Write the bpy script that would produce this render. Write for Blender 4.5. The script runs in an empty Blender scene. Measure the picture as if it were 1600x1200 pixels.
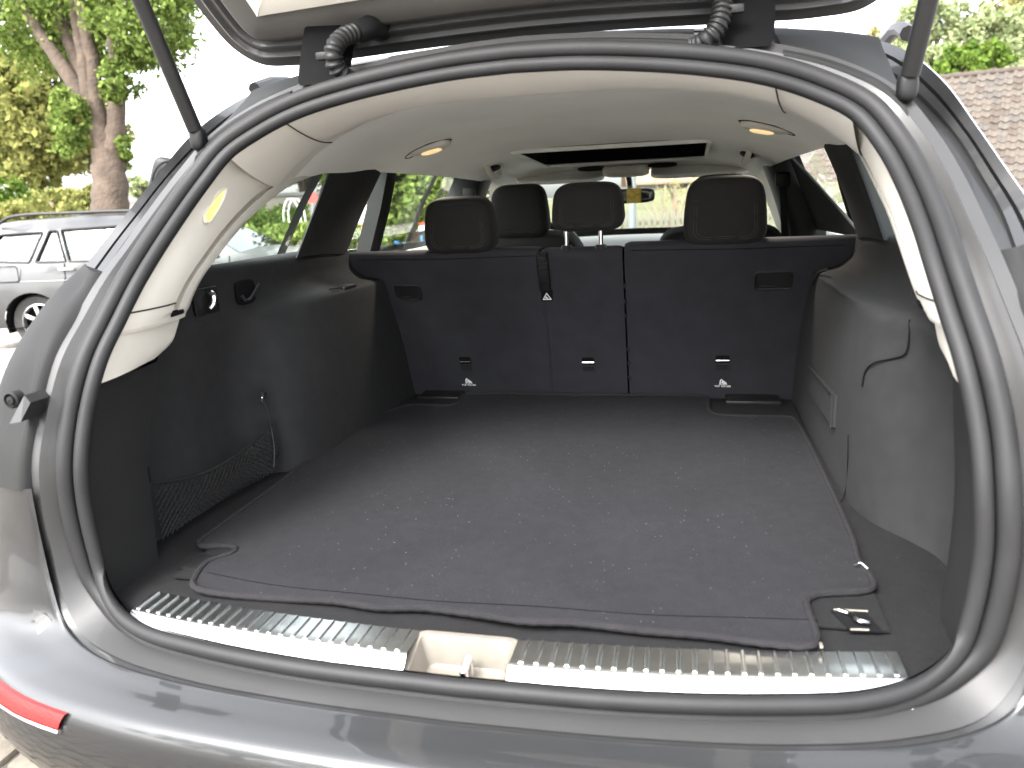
import bpy, bmesh, math, random
import numpy as np
from mathutils import Vector, Matrix
from mathutils.geometry import delaunay_2d_cdt
random.seed(7); rng = np.random.default_rng(7)
sc = bpy.context.scene
col = sc.collection
pi = math.pi
rad = math.radians

# ------------------------------------------------------------------ camera
FPX = 1200.0
CAM = np.array([0.266, -0.83, 1.17])
_dy = np.array([280.0, 300.0, -FPX]); _dy /= np.linalg.norm(_dy)
_a = -5200.0; _b = -(_a*_dy[0] - FPX*_dy[2])/_dy[1]
_dx = -np.array([_a, _b, -FPX]); _dx /= np.linalg.norm(_dx)
ROT = np.array([_dx, _dy, np.cross(_dx, _dy)])
cam_data = bpy.data.cameras.new('camera'); cam = bpy.data.objects.new('camera', cam_data)
col.objects.link(cam); sc.camera = cam
m4 = Matrix([list(ROT[0])+[0], list(ROT[1])+[0], list(ROT[2])+[0], [0, 0, 0, 1]])
cam.matrix_world = Matrix.Translation(Vector(CAM)) @ m4
cam_data.sensor_width = 36; cam_data.lens = 36*FPX/1600
cam_data.clip_start = 0.02; cam_data.clip_end = 9000
cam_data.dof.use_dof = True; cam_data.dof.focus_distance = 1.75; cam_data.dof.aperture_fstop = 5.0

def ray(px, py): return ROT @ np.array([px-800, -(py-600), -FPX])
def pt(px, py, X=None, Y=None, Z=None):
    d = ray(px, py)
    if X is not None: t = (X-CAM[0])/d[0]
    elif Y is not None: t = (Y-CAM[1])/d[1]
    else: t = (Z-CAM[2])/d[2]
    return CAM + t*d
def dep(px, py, depth): return CAM + ray(px, py)*(depth/FPX)

# ------------------------------------------------------------------ sky, sun, exposure
SUN_EL, SUN_AZ = rad(48), rad(205)          # azimuth clockwise from +Y
w = bpy.data.worlds.new('World'); sc.world = w; w.use_nodes = True
nt = w.node_tree; nt.nodes.clear()
sky = nt.nodes.new('ShaderNodeTexSky'); sky.sky_type = 'NISHITA'; sky.sun_disc = False
sky.sun_elevation = SUN_EL; sky.sun_rotation = SUN_AZ; sky.air_density = 1.0; sky.dust_density = 4.0; sky.ozone_density = 1.0
hs = nt.nodes.new('ShaderNodeHueSaturation'); hs.inputs['Saturation'].default_value = 0.18
bg = nt.nodes.new('ShaderNodeBackground'); bg.inputs['Strength'].default_value = 0.15
wo = nt.nodes.new('ShaderNodeOutputWorld')
nt.links.new(sky.outputs[0], hs.inputs['Color']); nt.links.new(hs.outputs[0], bg.inputs['Color']); nt.links.new(bg.outputs[0], wo.inputs['Surface'])
sd = bpy.data.lights.new('sun', 'SUN'); sd.energy = 0.6; sd.angle = rad(20); sd.color = (1.0, 0.96, 0.9)
so = bpy.data.objects.new('sun', sd); col.objects.link(so)
sv = Vector((math.sin(SUN_AZ)*math.cos(SUN_EL), math.cos(SUN_AZ)*math.cos(SUN_EL), math.sin(SUN_EL)))
so.rotation_euler = sv.to_track_quat('Z', 'Y').to_euler()
sc.render.engine = 'CYCLES'
sc.cycles.max_bounces = 10; sc.cycles.transparent_max_bounces = 24
sc.view_settings.view_transform = 'Standard'; sc.view_settings.look = 'None'
sc.view_settings.gamma = 1; sc.view_settings.exposure = 3.2
sc.view_settings.use_curve_mapping = False

# ------------------------------------------------------------------ materials
MATS = {}
def mat(name, color, rough=0.5, metal=0.0, coat=0.0, noise=None, bump=None, sheen=0.0, spec=0.5, emit=None, trans=0.0, aniso=0.0):
    m = bpy.data.materials.new(name); m.use_nodes = True
    t = m.node_tree; b = t.nodes['Principled BSDF']
    b.inputs['Base Color'].default_value = (*color, 1); b.inputs['Roughness'].default_value = rough
    b.inputs['Metallic'].default_value = metal; b.inputs['Coat Weight'].default_value = coat
    b.inputs['Coat Roughness'].default_value = 0.04
    b.inputs['Sheen Weight'].default_value = sheen; b.inputs['Specular IOR Level'].default_value = spec
    b.inputs['Transmission Weight'].default_value = trans
    if emit: b.inputs['Emission Color'].default_value = (*emit[0], 1); b.inputs['Emission Strength'].default_value = emit[1]
    tc = t.nodes.new('ShaderNodeTexCoord')
    if noise:                                 # (scale, amount, detail): value variation
        sc_, am, de = noise
        n = t.nodes.new('ShaderNodeTexNoise'); n.inputs['Scale'].default_value = sc_; n.inputs['Detail'].default_value = de
        r = t.nodes.new('ShaderNodeMapRange'); r.inputs[1].default_value = 0.25; r.inputs[2].default_value = 0.75
        r.inputs[3].default_value = 1-am; r.inputs[4].default_value = 1+am
        mx = t.nodes.new('ShaderNodeMix'); mx.data_type = 'RGBA'; mx.blend_type = 'MULTIPLY'; mx.inputs[0].default_value = 1
        mx.inputs[6].default_value = (*color, 1)
        t.links.new(tc.outputs['Object'], n.inputs['Vector']); t.links.new(n.outputs['Fac'], r.inputs[0])
        t.links.new(r.outputs[0], mx.inputs[7]); t.links.new(mx.outputs[2], b.inputs['Base Color'])
    if bump:                                  # (scale, strength, distance)
        n = t.nodes.new('ShaderNodeTexNoise'); n.inputs['Scale'].default_value = bump[0]; n.inputs['Detail'].default_value = 4
        bp = t.nodes.new('ShaderNodeBump'); bp.inputs['Strength'].default_value = bump[1]; bp.inputs['Distance'].default_value = bump[2]
        t.links.new(tc.outputs['Object'], n.inputs['Vector']); t.links.new(n.outputs['Fac'], bp.inputs['Height'])
        t.links.new(bp.outputs['Normal'], b.inputs['Normal'])
    MATS[name] = m; return m

paint = mat('paint', (0.030, 0.0308, 0.0325), 0.36, 0.55, .7, (900, .12, 1))
paint_dark = mat('paint_inner', (0.026, 0.0262, 0.0272), 0.42, 0.5, 0.35, (4, .10, 3))
rubber = mat('rubber', (0.010, 0.010, 0.0108), 0.62, 0, 0, (14, .22, 4), (420, .05, .001), 0, .32)
blackp = mat('black_plastic', (0.008, 0.008, 0.0085), 0.5, 0, 0, (9, .18, 4), (700, .12, .0008), 0, .3)
greyp = mat('grey_plastic', (0.0135, 0.0136, 0.0138), 0.7, 0, 0, (7, .25, 4), (700, .1, .0008), 0, .18)
trimblk = mat('trim_cloth', (0.0165, 0.0168, 0.0176), 0.9, 0, 0, (30, .16, 5), (900, .35, .0012), .0, .25)
seatblk = mat('seat_back_cloth', (0.0225, 0.0225, 0.0270), 0.95, 0, 0, (18, .15, 5), (1100, .35, .001), .0, .2)
headr = mat('headrest_cloth', (0.011, 0.0105, 0.0105), 0.85, 0, 0, (40, .12, 4), (700, .3, .001), .02, .3)
stitch = mat('stitch', (0.05, 0.048, 0.047), 0.9, spec=.1)
beige = mat('beige_trim', (0.60, 0.57, 0.515), 0.6, 0, 0, (6, .05, 4), (900, .1, .0008))
liner = mat('headliner_cloth', (0.84, 0.83, 0.79), 0.95, 0, 0, (5, .05, 4), (1200, .25, .001), .1, .2)
chrome = mat('chrome', (0.75, 0.75, 0.76), 0.12, 1.0)
alu = mat('polished_sill', (0.80, 0.81, 0.81), 0.23, 1.0, 0, (25, .07, 5), (60, .06, .001))
zinc = mat('zinc_steel', (0.20, 0.182, 0.155), 0.5, 0.5, 0, (40, .1, 4))
whitep = mat('white_print', (0.75, 0.75, 0.75), 0.6)
gatetrim = mat('gate_trim', (0.095, 0.092, 0.088), 0.6, 0, 0, (5, .15, 4), (600, .1, .0008), 0, .25)
flangem = mat('flange_paint', (0.026, 0.0258, 0.0262), 0.5, 0.1, 0.15, (5, .12, 4))
gatep = mat('gate_paint', (0.055, 0.055, 0.057), 0.45, 0.2, 0.3, (5, .12, 4))
hinge_black = mat('hinge_black', (0.004, 0.004, 0.0042), 0.7, 0, 0, None, None, 0, .06)
beige2 = mat('beige_light', (0.72, 0.69, 0.635), 0.75, 0, 0, (6, .05, 4), (900, .15, .0008), 0, .3)
black = mat('deep_black', (0.006, 0.006, 0.007), 1.0, spec=.08)
sunglass = mat('sunroof_glass', (0.01, 0.014, 0.013), 0.08, 0, 0)
redl = mat('red_reflector', (0.16, 0.004, 0.004), 0.4, 0, 0.12, (160, .2, 2), (500, .5, .002))
lamp = mat('lamp_lens', (0.8, 0.55, 0.2), 0.3, noise=(150, .5, 3), emit=((1.0, 0.56, 0.10), .14))
lampw = mat('lamp_bulb', (1, .8, .5), 0.3, emit=((1.0, 0.66, 0.30), 0.085))
yellow = mat('yellow_card', (0.95, 0.66, 0.12), 0.6, 0, 0, (60, .45, 3))
silver = mat('silver_paint', (0.055, 0.056, 0.058), 0.34, 0.6, 0.4, (3, .04, 2))
tyre = mat('tyre_rubber', (0.03, 0.029, 0.028), 0.85, 0, 0, (20, .2, 3))
rimm = mat('rim_alloy', (0.5, 0.5, 0.5), 0.35, 0.9)
white = mat('white_paint', (0.45, 0.45, 0.44), 0.5, 0, 0, (4, .06, 3))
bluep = mat('blue_paint', (0.05, 0.22, 0.55), 0.45)
redp = mat('red_paint', (0.6, 0.04, 0.03), 0.5)
postm = mat('post_grey', (0.13, 0.145, 0.15), 0.55, .2, 0, (8, .1, 3))
fencem = mat('fence_wood', (0.12, 0.112, 0.085), 0.8, 0, 0, (10, .18, 4))
bark = mat('bark', (0.06, 0.043, 0.031), 0.95, 0, 0, (5, .4, 8), (18, .9, .03))
twig = mat('twig', (0.20, 0.15, 0.10), 0.95, 0, 0, (6, .3, 4))
tilem = mat('roof_tile', (0.42, 0.29, 0.22), 0.9, 0, 0, (2.2, .28, 6), (40, .3, .01))
wallm = mat('render_wall', (0.22, 0.20, 0.165), 0.95, 0, 0, (1.2, .12, 5), (60, .2, .01))
wallg = mat('grey_render', (0.16, 0.155, 0.15), 0.95, 0, 0, (1.2, .12, 5))
brownroof = mat('brown_roof', (0.20, 0.13, 0.09), 0.9, 0, 0, (5, .25, 4))
darkwin = mat('window_dark', (0.03, 0.04, 0.04), 0.08)

# carpet with wear and lint
def carpet(name, c, speck, streak):
    m = mat(name, c, 0.97, sheen=.0, spec=.12); t = m.node_tree; b = t.nodes['Principled BSDF']
    tc = t.nodes.new('ShaderNodeTexCoord')
    def noise(s, d, dist=0.0):
        n = t.nodes.new('ShaderNodeTexNoise'); n.inputs['Scale'].default_value = s; n.inputs['Detail'].default_value = d
        n.inputs['Distortion'].default_value = dist
        t.links.new(tc.outputs['Object'], n.inputs['Vector']); return n.outputs['Fac']
    def mr(x, a, bb, c0, c1):
        r = t.nodes.new('ShaderNodeMapRange'); t.links.new(x, r.inputs[0])
        for i, v in enumerate((a, bb, c0, c1)): r.inputs[1+i].default_value = v
        return r.outputs[0]
    def mul(x, y):
        q = t.nodes.new('ShaderNodeMath'); q.operation = 'MULTIPLY'; t.links.new(x, q.inputs[0]); t.links.new(y, q.inputs[1]); return q.outputs[0]
    v = mul(mr(noise(2.2, 5, .8), .3, .7, 1-streak, 1+streak), mr(noise(650, 2), .3, .7, .7, 1.3))
    v = mul(v, mr(noise(45, 4), .3, .7, .91, 1.09))
    mx = t.nodes.new('ShaderNodeMix'); mx.data_type = 'RGBA'; mx.blend_type = 'MULTIPLY'; mx.inputs[0].default_value = 1
    mx.inputs[6].default_value = (*c, 1); t.links.new(v, mx.inputs[7])
    vo = t.nodes.new('ShaderNodeTexVoronoi'); vo.inputs['Scale'].default_value = 130; t.links.new(tc.outputs['Object'], vo.inputs['Vector'])
    wn = t.nodes.new('ShaderNodeTexWhiteNoise'); wn.noise_dimensions = '3D'; t.links.new(vo.outputs['Position'], wn.inputs['Vector'])
    dot = mul(mr(vo.outputs['Distance'], .07, .13, 1, 0), mr(wn.outputs['Value'], 1-speck, 1-speck+.002, 0, 1))
    dot = mul(dot, mr(noise(3.1, 2), .42, .6, .2, 1))
    m2 = t.nodes.new('ShaderNodeMix'); m2.data_type = 'RGBA'; t.links.new(dot, m2.inputs[0])
    t.links.new(mx.outputs[2], m2.inputs[6]); m2.inputs[7].default_value = (.26, .255, .25, 1)
    t.links.new(m2.outputs[2], b.inputs['Base Color'])
    bp = t.nodes.new('ShaderNodeBump'); bp.inputs['Strength'].default_value = .5; bp.inputs['Distance'].default_value = .0015
    t.links.new(noise(800, 3), bp.inputs['Height']); t.links.new(bp.outputs['Normal'], b.inputs['Normal'])
    return m
matcarpet = carpet('mat_carpet', (0.0156, 0.0156, 0.0174), .16, .13)
floorcarpet = carpet('floor_carpet', (0.0115, 0.0115, 0.0122), .02, .1)

def glassmat(name, tint, refl=1.0):
    m = bpy.data.materials.new(name); m.use_nodes = True; t = m.node_tree; t.nodes.clear()
    o = t.nodes.new('ShaderNodeOutputMaterial'); tr = t.nodes.new('ShaderNodeBsdfTransparent'); tr.inputs[0].default_value = (*tint, 1)
    gl = t.nodes.new('ShaderNodeBsdfGlossy'); gl.inputs['Roughness'].default_value = 0.02
    ge = t.nodes.new('ShaderNodeNewGeometry'); dt = t.nodes.new('ShaderNodeVectorMath'); dt.operation = 'DOT_PRODUCT'
    t.links.new(ge.outputs['Normal'], dt.inputs[0]); t.links.new(ge.outputs['Incoming'], dt.inputs[1])
    def mth(op, a, b):
        q = t.nodes.new('ShaderNodeMath'); q.operation = op
        for i, v in enumerate((a, b)):
            if isinstance(v, (int, float)): q.inputs[i].default_value = v
            else: t.links.new(v, q.inputs[i])
        return q.outputs[0]
    fz = mth('ADD', mth('MULTIPLY', mth('POWER', mth('SUBTRACT', 1.0, mth('ABSOLUTE', dt.outputs['Value'], 0)), 5.0), .9*refl), .05*refl)
    mx = t.nodes.new('ShaderNodeMixShader'); t.links.new(fz, mx.inputs[0]); t.links.new(tr.outputs[0], mx.inputs[1]); t.links.new(gl.outputs[0], mx.inputs[2])
    t.links.new(mx.outputs[0], o.inputs['Surface']); return m
glass = glassmat('window_glass', (0.88, 0.95, 0.90))
cglass = glassmat('silver_car_glass', (0.24, 0.34, 0.31))

def leafmat(name, c1, c2, trl=0.35):
    m = bpy.data.materials.new(name); m.use_nodes = True; t = m.node_tree; t.nodes.clear()
    o = t.nodes.new('ShaderNodeOutputMaterial'); ge = t.nodes.new('ShaderNodeNewGeometry')
    mx = t.nodes.new('ShaderNodeMix'); mx.data_type = 'RGBA'; mx.inputs[6].default_value = (*c1, 1); mx.inputs[7].default_value = (*c2, 1)
    t.links.new(ge.outputs['Random Per Island'], mx.inputs[0])
    d = t.nodes.new('ShaderNodeBsdfDiffuse'); tl = t.nodes.new('ShaderNodeBsdfTranslucent')
    ms = t.nodes.new('ShaderNodeMixShader'); ms.inputs[0].default_value = trl
    t.links.new(mx.outputs[2], d.inputs[0]); t.links.new(mx.outputs[2], tl.inputs[0])
    t.links.new(d.outputs[0], ms.inputs[1]); t.links.new(tl.outputs[0], ms.inputs[2]); t.links.new(ms.outputs[0], o.inputs['Surface']); return m
leaf_mid = leafmat('leaf_mid', (0.045, 0.085, 0.018), (0.13, 0.19, 0.035))
leaf_yel = leafmat('leaf_yellow', (0.11, 0.13, 0.04), (0.30, 0.29, 0.10))
leaf_bri = leafmat('leaf_bright', (0.075, 0.12, 0.025), (0.21, 0.27, 0.075))
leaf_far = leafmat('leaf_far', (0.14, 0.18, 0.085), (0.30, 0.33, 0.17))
leaf_aut = leafmat('leaf_autumn', (0.18, 0.18, 0.07), (0.38, 0.32, 0.13))

# ------------------------------------------------------------------ mesh helpers
def obj(name, V, F, m, parent=None, smooth=True, sharp=40, mats=None, fm=None):
    me = bpy.data.meshes.new(name)
    me.from_pydata([tuple(map(float, v)) for v in V], [], [tuple(f) for f in F])
    for k in (mats or [m]): me.materials.append(k)
    bm = bmesh.new(); bm.from_mesh(me)
    if fm:
        bm.faces.ensure_lookup_table()
        for i, k in enumerate(fm): bm.faces[i].material_index = k
    bmesh.ops.recalc_face_normals(bm, faces=bm.faces)
    if smooth:
        for f in bm.faces: f.smooth = True
        a = rad(sharp)
        for e in bm.edges:
            if len(e.link_faces) == 2 and e.calc_face_angle(0) > a: e.smooth = False
    bm.to_mesh(me); bm.free()
    o = bpy.data.objects.new(name, me); col.objects.link(o)
    if parent: par(o, parent)
    return o
def par(o, p):
    o.parent = p
    o.matrix_parent_inverse = p.matrix_basis.inverted() if p.parent is None else Matrix.Identity(4)
def empty(name, loc=(0, 0, 0), rz=0):
    o = bpy.data.objects.new(name, None); col.objects.link(o); o.location = loc; o.rotation_euler = (0, 0, rz)
    o.empty_display_size = .1
    o.matrix_basis = Matrix.Translation(Vector(loc)) @ Matrix.Rotation(rz, 4, 'Z')
    return o
def tag(o, label, cat, group=None):
    o['label'] = label; o['category'] = cat
    if group: o['group'] = group
    return o
class MB:
    def __init__(s): s.V = []; s.F = []; s.M = []; s.k = 0
    def add(s, V, F):
        n = len(s.V); s.V += [tuple(v) for v in V]; s.F += [tuple(i+n for i in f) for f in F]; s.M += [s.k]*len(F); return s
    def build(s, name, m, parent=None, **k):
        if isinstance(m, (list, tuple)): return obj(name, s.V, s.F, None, parent, mats=list(m), fm=s.M, **k)
        return obj(name, s.V, s.F, m, parent, **k)
def res(P, n, closed=False, lin=False):
    P = [np.array(p, float) for p in P]
    if closed: P = P+[P[0]]
    out = []
    if lin: D = P
    else:
        D = []
        for i in range(len(P)-1):
            p1, p2 = P[i], P[i+1]
            p0 = P[i-1] if i > 0 else (P[-2] if closed else 2*p1-p2)
            p3 = P[i+2] if i+2 < len(P) else (P[1] if closed else 2*p2-p1)
            a = max(np.linalg.norm(p1-p0), 1e-6)**.5; b = max(np.linalg.norm(p2-p1), 1e-6)**.5; c = max(np.linalg.norm(p3-p2), 1e-6)**.5
            m1 = (p2-p1)/b*1.0 if False else ((p1-p0)/a-(p2-p0)/(a+b)+(p2-p1)/b)*b
            m2 = ((p2-p1)/b-(p3-p1)/(b+c)+(p3-p2)/c)*b
            for k in range(12):
                t = k/12
                D.append((2*t**3-3*t**2+1)*p1+(t**3-2*t**2+t)*m1+(-2*t**3+3*t**2)*p2+(t**3-t**2)*m2)
        D.append(P[-1])
    D = np.array(D); L = np.r_[0, np.cumsum(np.linalg.norm(np.diff(D, axis=0), axis=1))]
    q = np.linspace(0, L[-1], n+1)[:-1] if closed else np.linspace(0, L[-1], n)
    return np.stack([np.interp(q, L, D[:, k]) for k in range(D.shape[1])], 1)
def grid(rails, cu=False, cv=False):
    R_ = [np.array(r) for r in rails]; n = len(R_[0]); V = np.concatenate(R_); F = []
    for i in range(len(R_)-(0 if cv else 1)):
        a = i*n; b = ((i+1) % len(R_))*n
        for j in range(n-(0 if cu else 1)):
            k = (j+1) % n; F.append((a+j, a+k, b+k, b+j))
    return V, F
def tube(P, r, seg=10, closed=False, caps=True):
    P = np.array(P, float); n = len(P)
    T = np.gradient(P, axis=0) if not closed else np.roll(P, -1, 0)-np.roll(P, 1, 0)
    T /= np.linalg.norm(T, axis=1)[:, None]+1e-12
    up = np.array([0, 0, 1.0]) if abs(T[0][2]) < .9 else np.array([1.0, 0, 0])
    N = np.cross(T[0], up); N /= np.linalg.norm(N); rails = []
    rr = np.full(n, r) if np.isscalar(r) else np.array(r)
    for i in range(n):
        N = N-T[i]*N.dot(T[i]); N /= np.linalg.norm(N); B = np.cross(T[i], N)
        rails.append([P[i]+rr[i]*(math.cos(2*pi*k/seg)*N+math.sin(2*pi*k/seg)*B) for k in range(seg)])
    V, F = grid(rails, cu=True, cv=closed); F = list(F)
    if caps and not closed: F += [tuple(range(seg)), tuple(range((n-1)*seg, n*seg))]
    return V, F
def rbox(c, s, bev=.003, seg=2, R=None):
    bm = bmesh.new(); bmesh.ops.create_cube(bm, size=1)
    for v in bm.verts: v.co = Vector((v.co.x*s[0], v.co.y*s[1], v.co.z*s[2]))
    if bev > 0: bmesh.ops.bevel(bm, geom=list(bm.edges), offset=min(bev, min(s)*.45), segments=seg, profile=.5, affect='EDGES')
    M = (R.to_4x4() if R is not None else Matrix.Identity(4))
    V = [tuple((M @ v.co)+Vector(c)) for v in bm.verts]; bm.verts.index_update()
    F = [[v.index for v in f.verts] for f in bm.faces]; bm.free(); return V, F
def box(name, c, s, m, parent=None, bev=.003, R=None): V, F = rbox(c, s, bev, 2, R); return obj(name, V, F, m, parent)
def panel(outline, holes, fn, h):
    """triangulated sheet in 2-D with holes, mapped to 3-D by fn"""
    pts = []; edges = []; 
    def loop(P):
        b = len(pts); Q = []
        P = [np.array(p, float) for p in P]
        for i in range(len(P)):
            a, c = P[i], P[(i+1) % len(P)]; k = max(1, int(np.linalg.norm(c-a)/h))
            for j in range(k): Q.append(a+(c-a)*j/k)
        for i, q in enumerate(Q): pts.append(Vector((q[0], q[1]))); edges.append((b+i, b+(i+1) % len(Q)))
        return np.array(Q)
    loops = [loop(outline)]+[loop(x) for x in holes]
    def inside(p, Q):
        x, y = p; c = False; j = len(Q)-1
        for i in range(len(Q)):
            if (Q[i][1] > y) != (Q[j][1] > y) and x < (Q[j][0]-Q[i][0])*(y-Q[i][1])/(Q[j][1]-Q[i][1])+Q[i][0]: c = not c
            j = i
        return c
    lo = loops[0].min(0); hi = loops[0].max(0); allp = np.concatenate(loops)
    for x in np.arange(lo[0]+h*.5, hi[0], h):
        for y in np.arange(lo[1]+h*.5, hi[1], h):
            p = np.array((x, y))
            if inside(p, loops[0]) and not any(inside(p, q) for q in loops[1:]) and np.min(np.sum((allp-p)**2, 1)) > (h*.45)**2: pts.append(Vector((x, y)))
    v, e, f, *_ = delaunay_2d_cdt(pts, edges, [], 0, 1e-6)
    F = []
    for t in f:
        c = np.mean([(v[i].x, v[i].y) for i in t], axis=0)
        if inside(c, loops[0]) and not any(inside(c, q) for q in loops[1:]): F.append(tuple(t))
    return [tuple(fn(q.x, q.y)) for q in v], F
def prism(outline3, d):
    """closed solid from a planar outline and an offset vector"""
    n = len(outline3); O = np.array(outline3, float); V = np.concatenate([O, O+np.array(d)])
    return V, [tuple(range(n)), tuple(range(n, 2*n))]+[(i, (i+1) % n, n+(i+1) % n, n+i) for i in range(n)]
def pill(c, s, e=.55, R=None, nu=28, nv=16):
    V = []; F = []
    sg = lambda a, p: math.copysign(abs(a)**p, a)
    for i in range(nv+1):
        ph = -pi/2+pi*i/nv
        for j in range(nu):
            th = 2*pi*j/nu
            p = Vector((s[0]/2*sg(math.cos(ph), e)*sg(math.cos(th), e), s[1]/2*sg(math.cos(ph), e)*sg(math.sin(th), e), s[2]/2*sg(math.sin(ph), e)))
            if R is not None: p = R @ p
            V.append(tuple(p+Vector(c)))
    for i in range(nv):
        for j in range(nu): F.append((i*nu+j, i*nu+(j+1) % nu, (i+1)*nu+(j+1) % nu, (i+1)*nu+j))
    return V, F
def rr2(w_, h_, r, n=5):
    out = []
    for cx, cy, a0 in ((w_/2-r, h_/2-r, 0), (-w_/2+r, h_/2-r, 90), (-w_/2+r, -h_/2+r, 180), (w_/2-r, -h_/2+r, 270)):
        for k in range(n+1):
            a = rad(a0+90*k/n); out.append((cx+r*math.cos(a), cy+r*math.sin(a)))
    return out
def text_mesh(s, size):
    cu = bpy.data.curves.new('txt', 'FONT'); cu.body = s; cu.size = size; cu.align_x = 'CENTER'; cu.align_y = 'CENTER'; cu.offset = size*.02
    o = bpy.data.objects.new('txt', cu); col.objects.link(o)
    dg = bpy.context.evaluated_depsgraph_get(); me = bpy.data.meshes.new_from_object(o.evaluated_get(dg))
    V = [tuple(v.co) for v in me.vertices]; F = [tuple(p.vertices) for p in me.polygons]
    bpy.data.objects.remove(o); bpy.data.curves.remove(cu); bpy.data.meshes.remove(me); return V, F
mir = lambda p, s: (p[0]*s, p[1], p[2])

# ------------------------------------------------------------------ ground
def gz(x, y):
    s = lambda a, b, v: (lambda t: t*t*(3-2*t))(min(1, max(0, (v-a)/(b-a))))
    return -0.24*s(1.5, 6, -x)-1.3*s(5, 14, x)+0.0
def groundmat():
    m = mat('yard_gravel', (0.2, 0.17, 0.14), 0.95); t = m.node_tree; b = t.nodes['Principled BSDF']
    tc = t.nodes.new('ShaderNodeTexCoord')
    br = t.nodes.new('ShaderNodeTexBrick'); br.inputs['Scale'].default_value = 5.0; br.inputs['Mortar Size'].default_value = .025
    br.inputs['Color1'].default_value = (.28, .255, .225, 1); br.inputs['Color2'].default_value = (.36, .335, .295, 1); br.inputs['Mortar'].default_value = (.14, .13, .115, 1)
    n = t.nodes.new('ShaderNodeTexNoise'); n.inputs['Scale'].default_value = 3; n.inputs['Detail'].default_value = 8
    r = t.nodes.new('ShaderNodeMapRange'); r.inputs[1].default_value = .3; r.inputs[2].default_value = .7; r.inputs[3].default_value = .7; r.inputs[4].default_value = 1.25
    mx = t.nodes.new('ShaderNodeMix'); mx.data_type = 'RGBA'; mx.blend_type = 'MULTIPLY'; mx.inputs[0].default_value = 1
    t.links.new(tc.outputs['Object'], br.inputs['Vector']); t.links.new(tc.outputs['Object'], n.inputs['Vector']); t.links.new(n.outputs['Fac'], r.inputs[0])
    t.links.new(br.outputs['Color'], mx.inputs[6]); t.links.new(r.outputs[0], mx.inputs[7]); t.links.new(mx.outputs[2], b.inputs['Base Color'])
    return m
xs = np.r_[-4000, -1200, -400, -150, -60, -30, np.arange(-15, 20.1, 1.0), 30, 60, 150, 400, 1200, 4000]
ys = np.r_[-4000, -1200, -400, -150, -60, -30, np.arange(-15, 30.1, 1.5), 45, 70, 150, 400, 1200, 4000]
V, F = grid([[(x, y, gz(x, y)) for x in xs] for y in ys])
g = obj('ground', V, F, groundmat()); g['kind'] = 'structure'

cob = obj('cobble_paving', *grid([[(x, y, .004+gz(x, y)) for x in np.linspace(-6.6, -.55, 30)] for y in np.linspace(-2.6, 3.2, 20)]), mat('paving_joint', (.05, .045, .038), .95, 0, 0, (8, .3, 4))); cob['kind'] = 'structure'
cobm = mat('cobble_stone', (.10, .085, .066), .85, 0, 0, (14, .4, 5), (60, .5, .004)); cm_ = None
near_, far_ = [], MB()
for i in range(42):
    for j in range(53):
        x = -.62-.145*i-(.07 if j % 2 else 0); y = -2.55+.108*j; near_.append((math.hypot(x+.8, y+.3), x, y))
near_.sort(); cV, cF = rbox((0, 0, 0), (.135, .098, .05), .014, 1)
for k, (_, x, y) in enumerate(near_):
    lo = (x, y, gz(x, y)-.005+.003*random.gauss(0, 1))
    if k < 300:
        if cm_ is None: cm_ = obj('cobble', *rbox((0, 0, 0), (.135, .098, .05), .014, 2), cobm); c_ = cm_
        else: c_ = cm_.copy(); col.objects.link(c_)
        c_.parent = cob; c_.location = lo; c_.rotation_euler = (.02*random.gauss(0, 1), .02*random.gauss(0, 1), .03*random.gauss(0, 1))
    else: far_.add([(v[0]+lo[0], v[1]+lo[1], v[2]+lo[2]) for v in cV], cF)
fo_ = far_.build('cobbles', cobm, cob); fo_['kind'] = 'stuff'

# ================================================================== THE CAR
car = empty('estate_car')
tag(car, 'dark grey estate car with its tailgate open over an empty carpeted boot', 'car')
def P(name, mb, m, parent=None, **k):
    if isinstance(mb, tuple): return obj(name, mb[0], mb[1], m, parent or car, **k)
    return mb.build(name, m, parent or car, **k)
def cr(Pts, k=4):
    Pts = [np.array(p, float) for p in Pts]; D = []
    for i in range(len(Pts)-1):
        p1, p2 = Pts[i], Pts[i+1]; p0 = Pts[i-1] if i else 2*p1-p2; p3 = Pts[i+2] if i+2 < len(Pts) else 2*p2-p1
        a, b, c = [max(np.linalg.norm(u-v), 1e-6)**.5 for u, v in ((p1, p0), (p2, p1), (p3, p2))]
        m1 = ((p1-p0)/a-(p2-p0)/(a+b)+(p2-p1)/b)*b; m2 = ((p2-p1)/b-(p3-p1)/(b+c)+(p3-p2)/c)*b
        for j in range(k):
            t = j/k; D.append((2*t**3-3*t**2+1)*p1+(t**3-2*t**2+t)*m1+(-2*t**3+3*t**2)*p2+(t**3-t**2)*m2)
    D.append(Pts[-1]); return np.array(D)
def full(half):                       # right half from bottom to top -> closed loop (first and last on the centre line)
    h = np.array(half); l = h[::-1][1:-1].copy(); l[:, 0] *= -1
    return np.concatenate([h, l])

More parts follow.
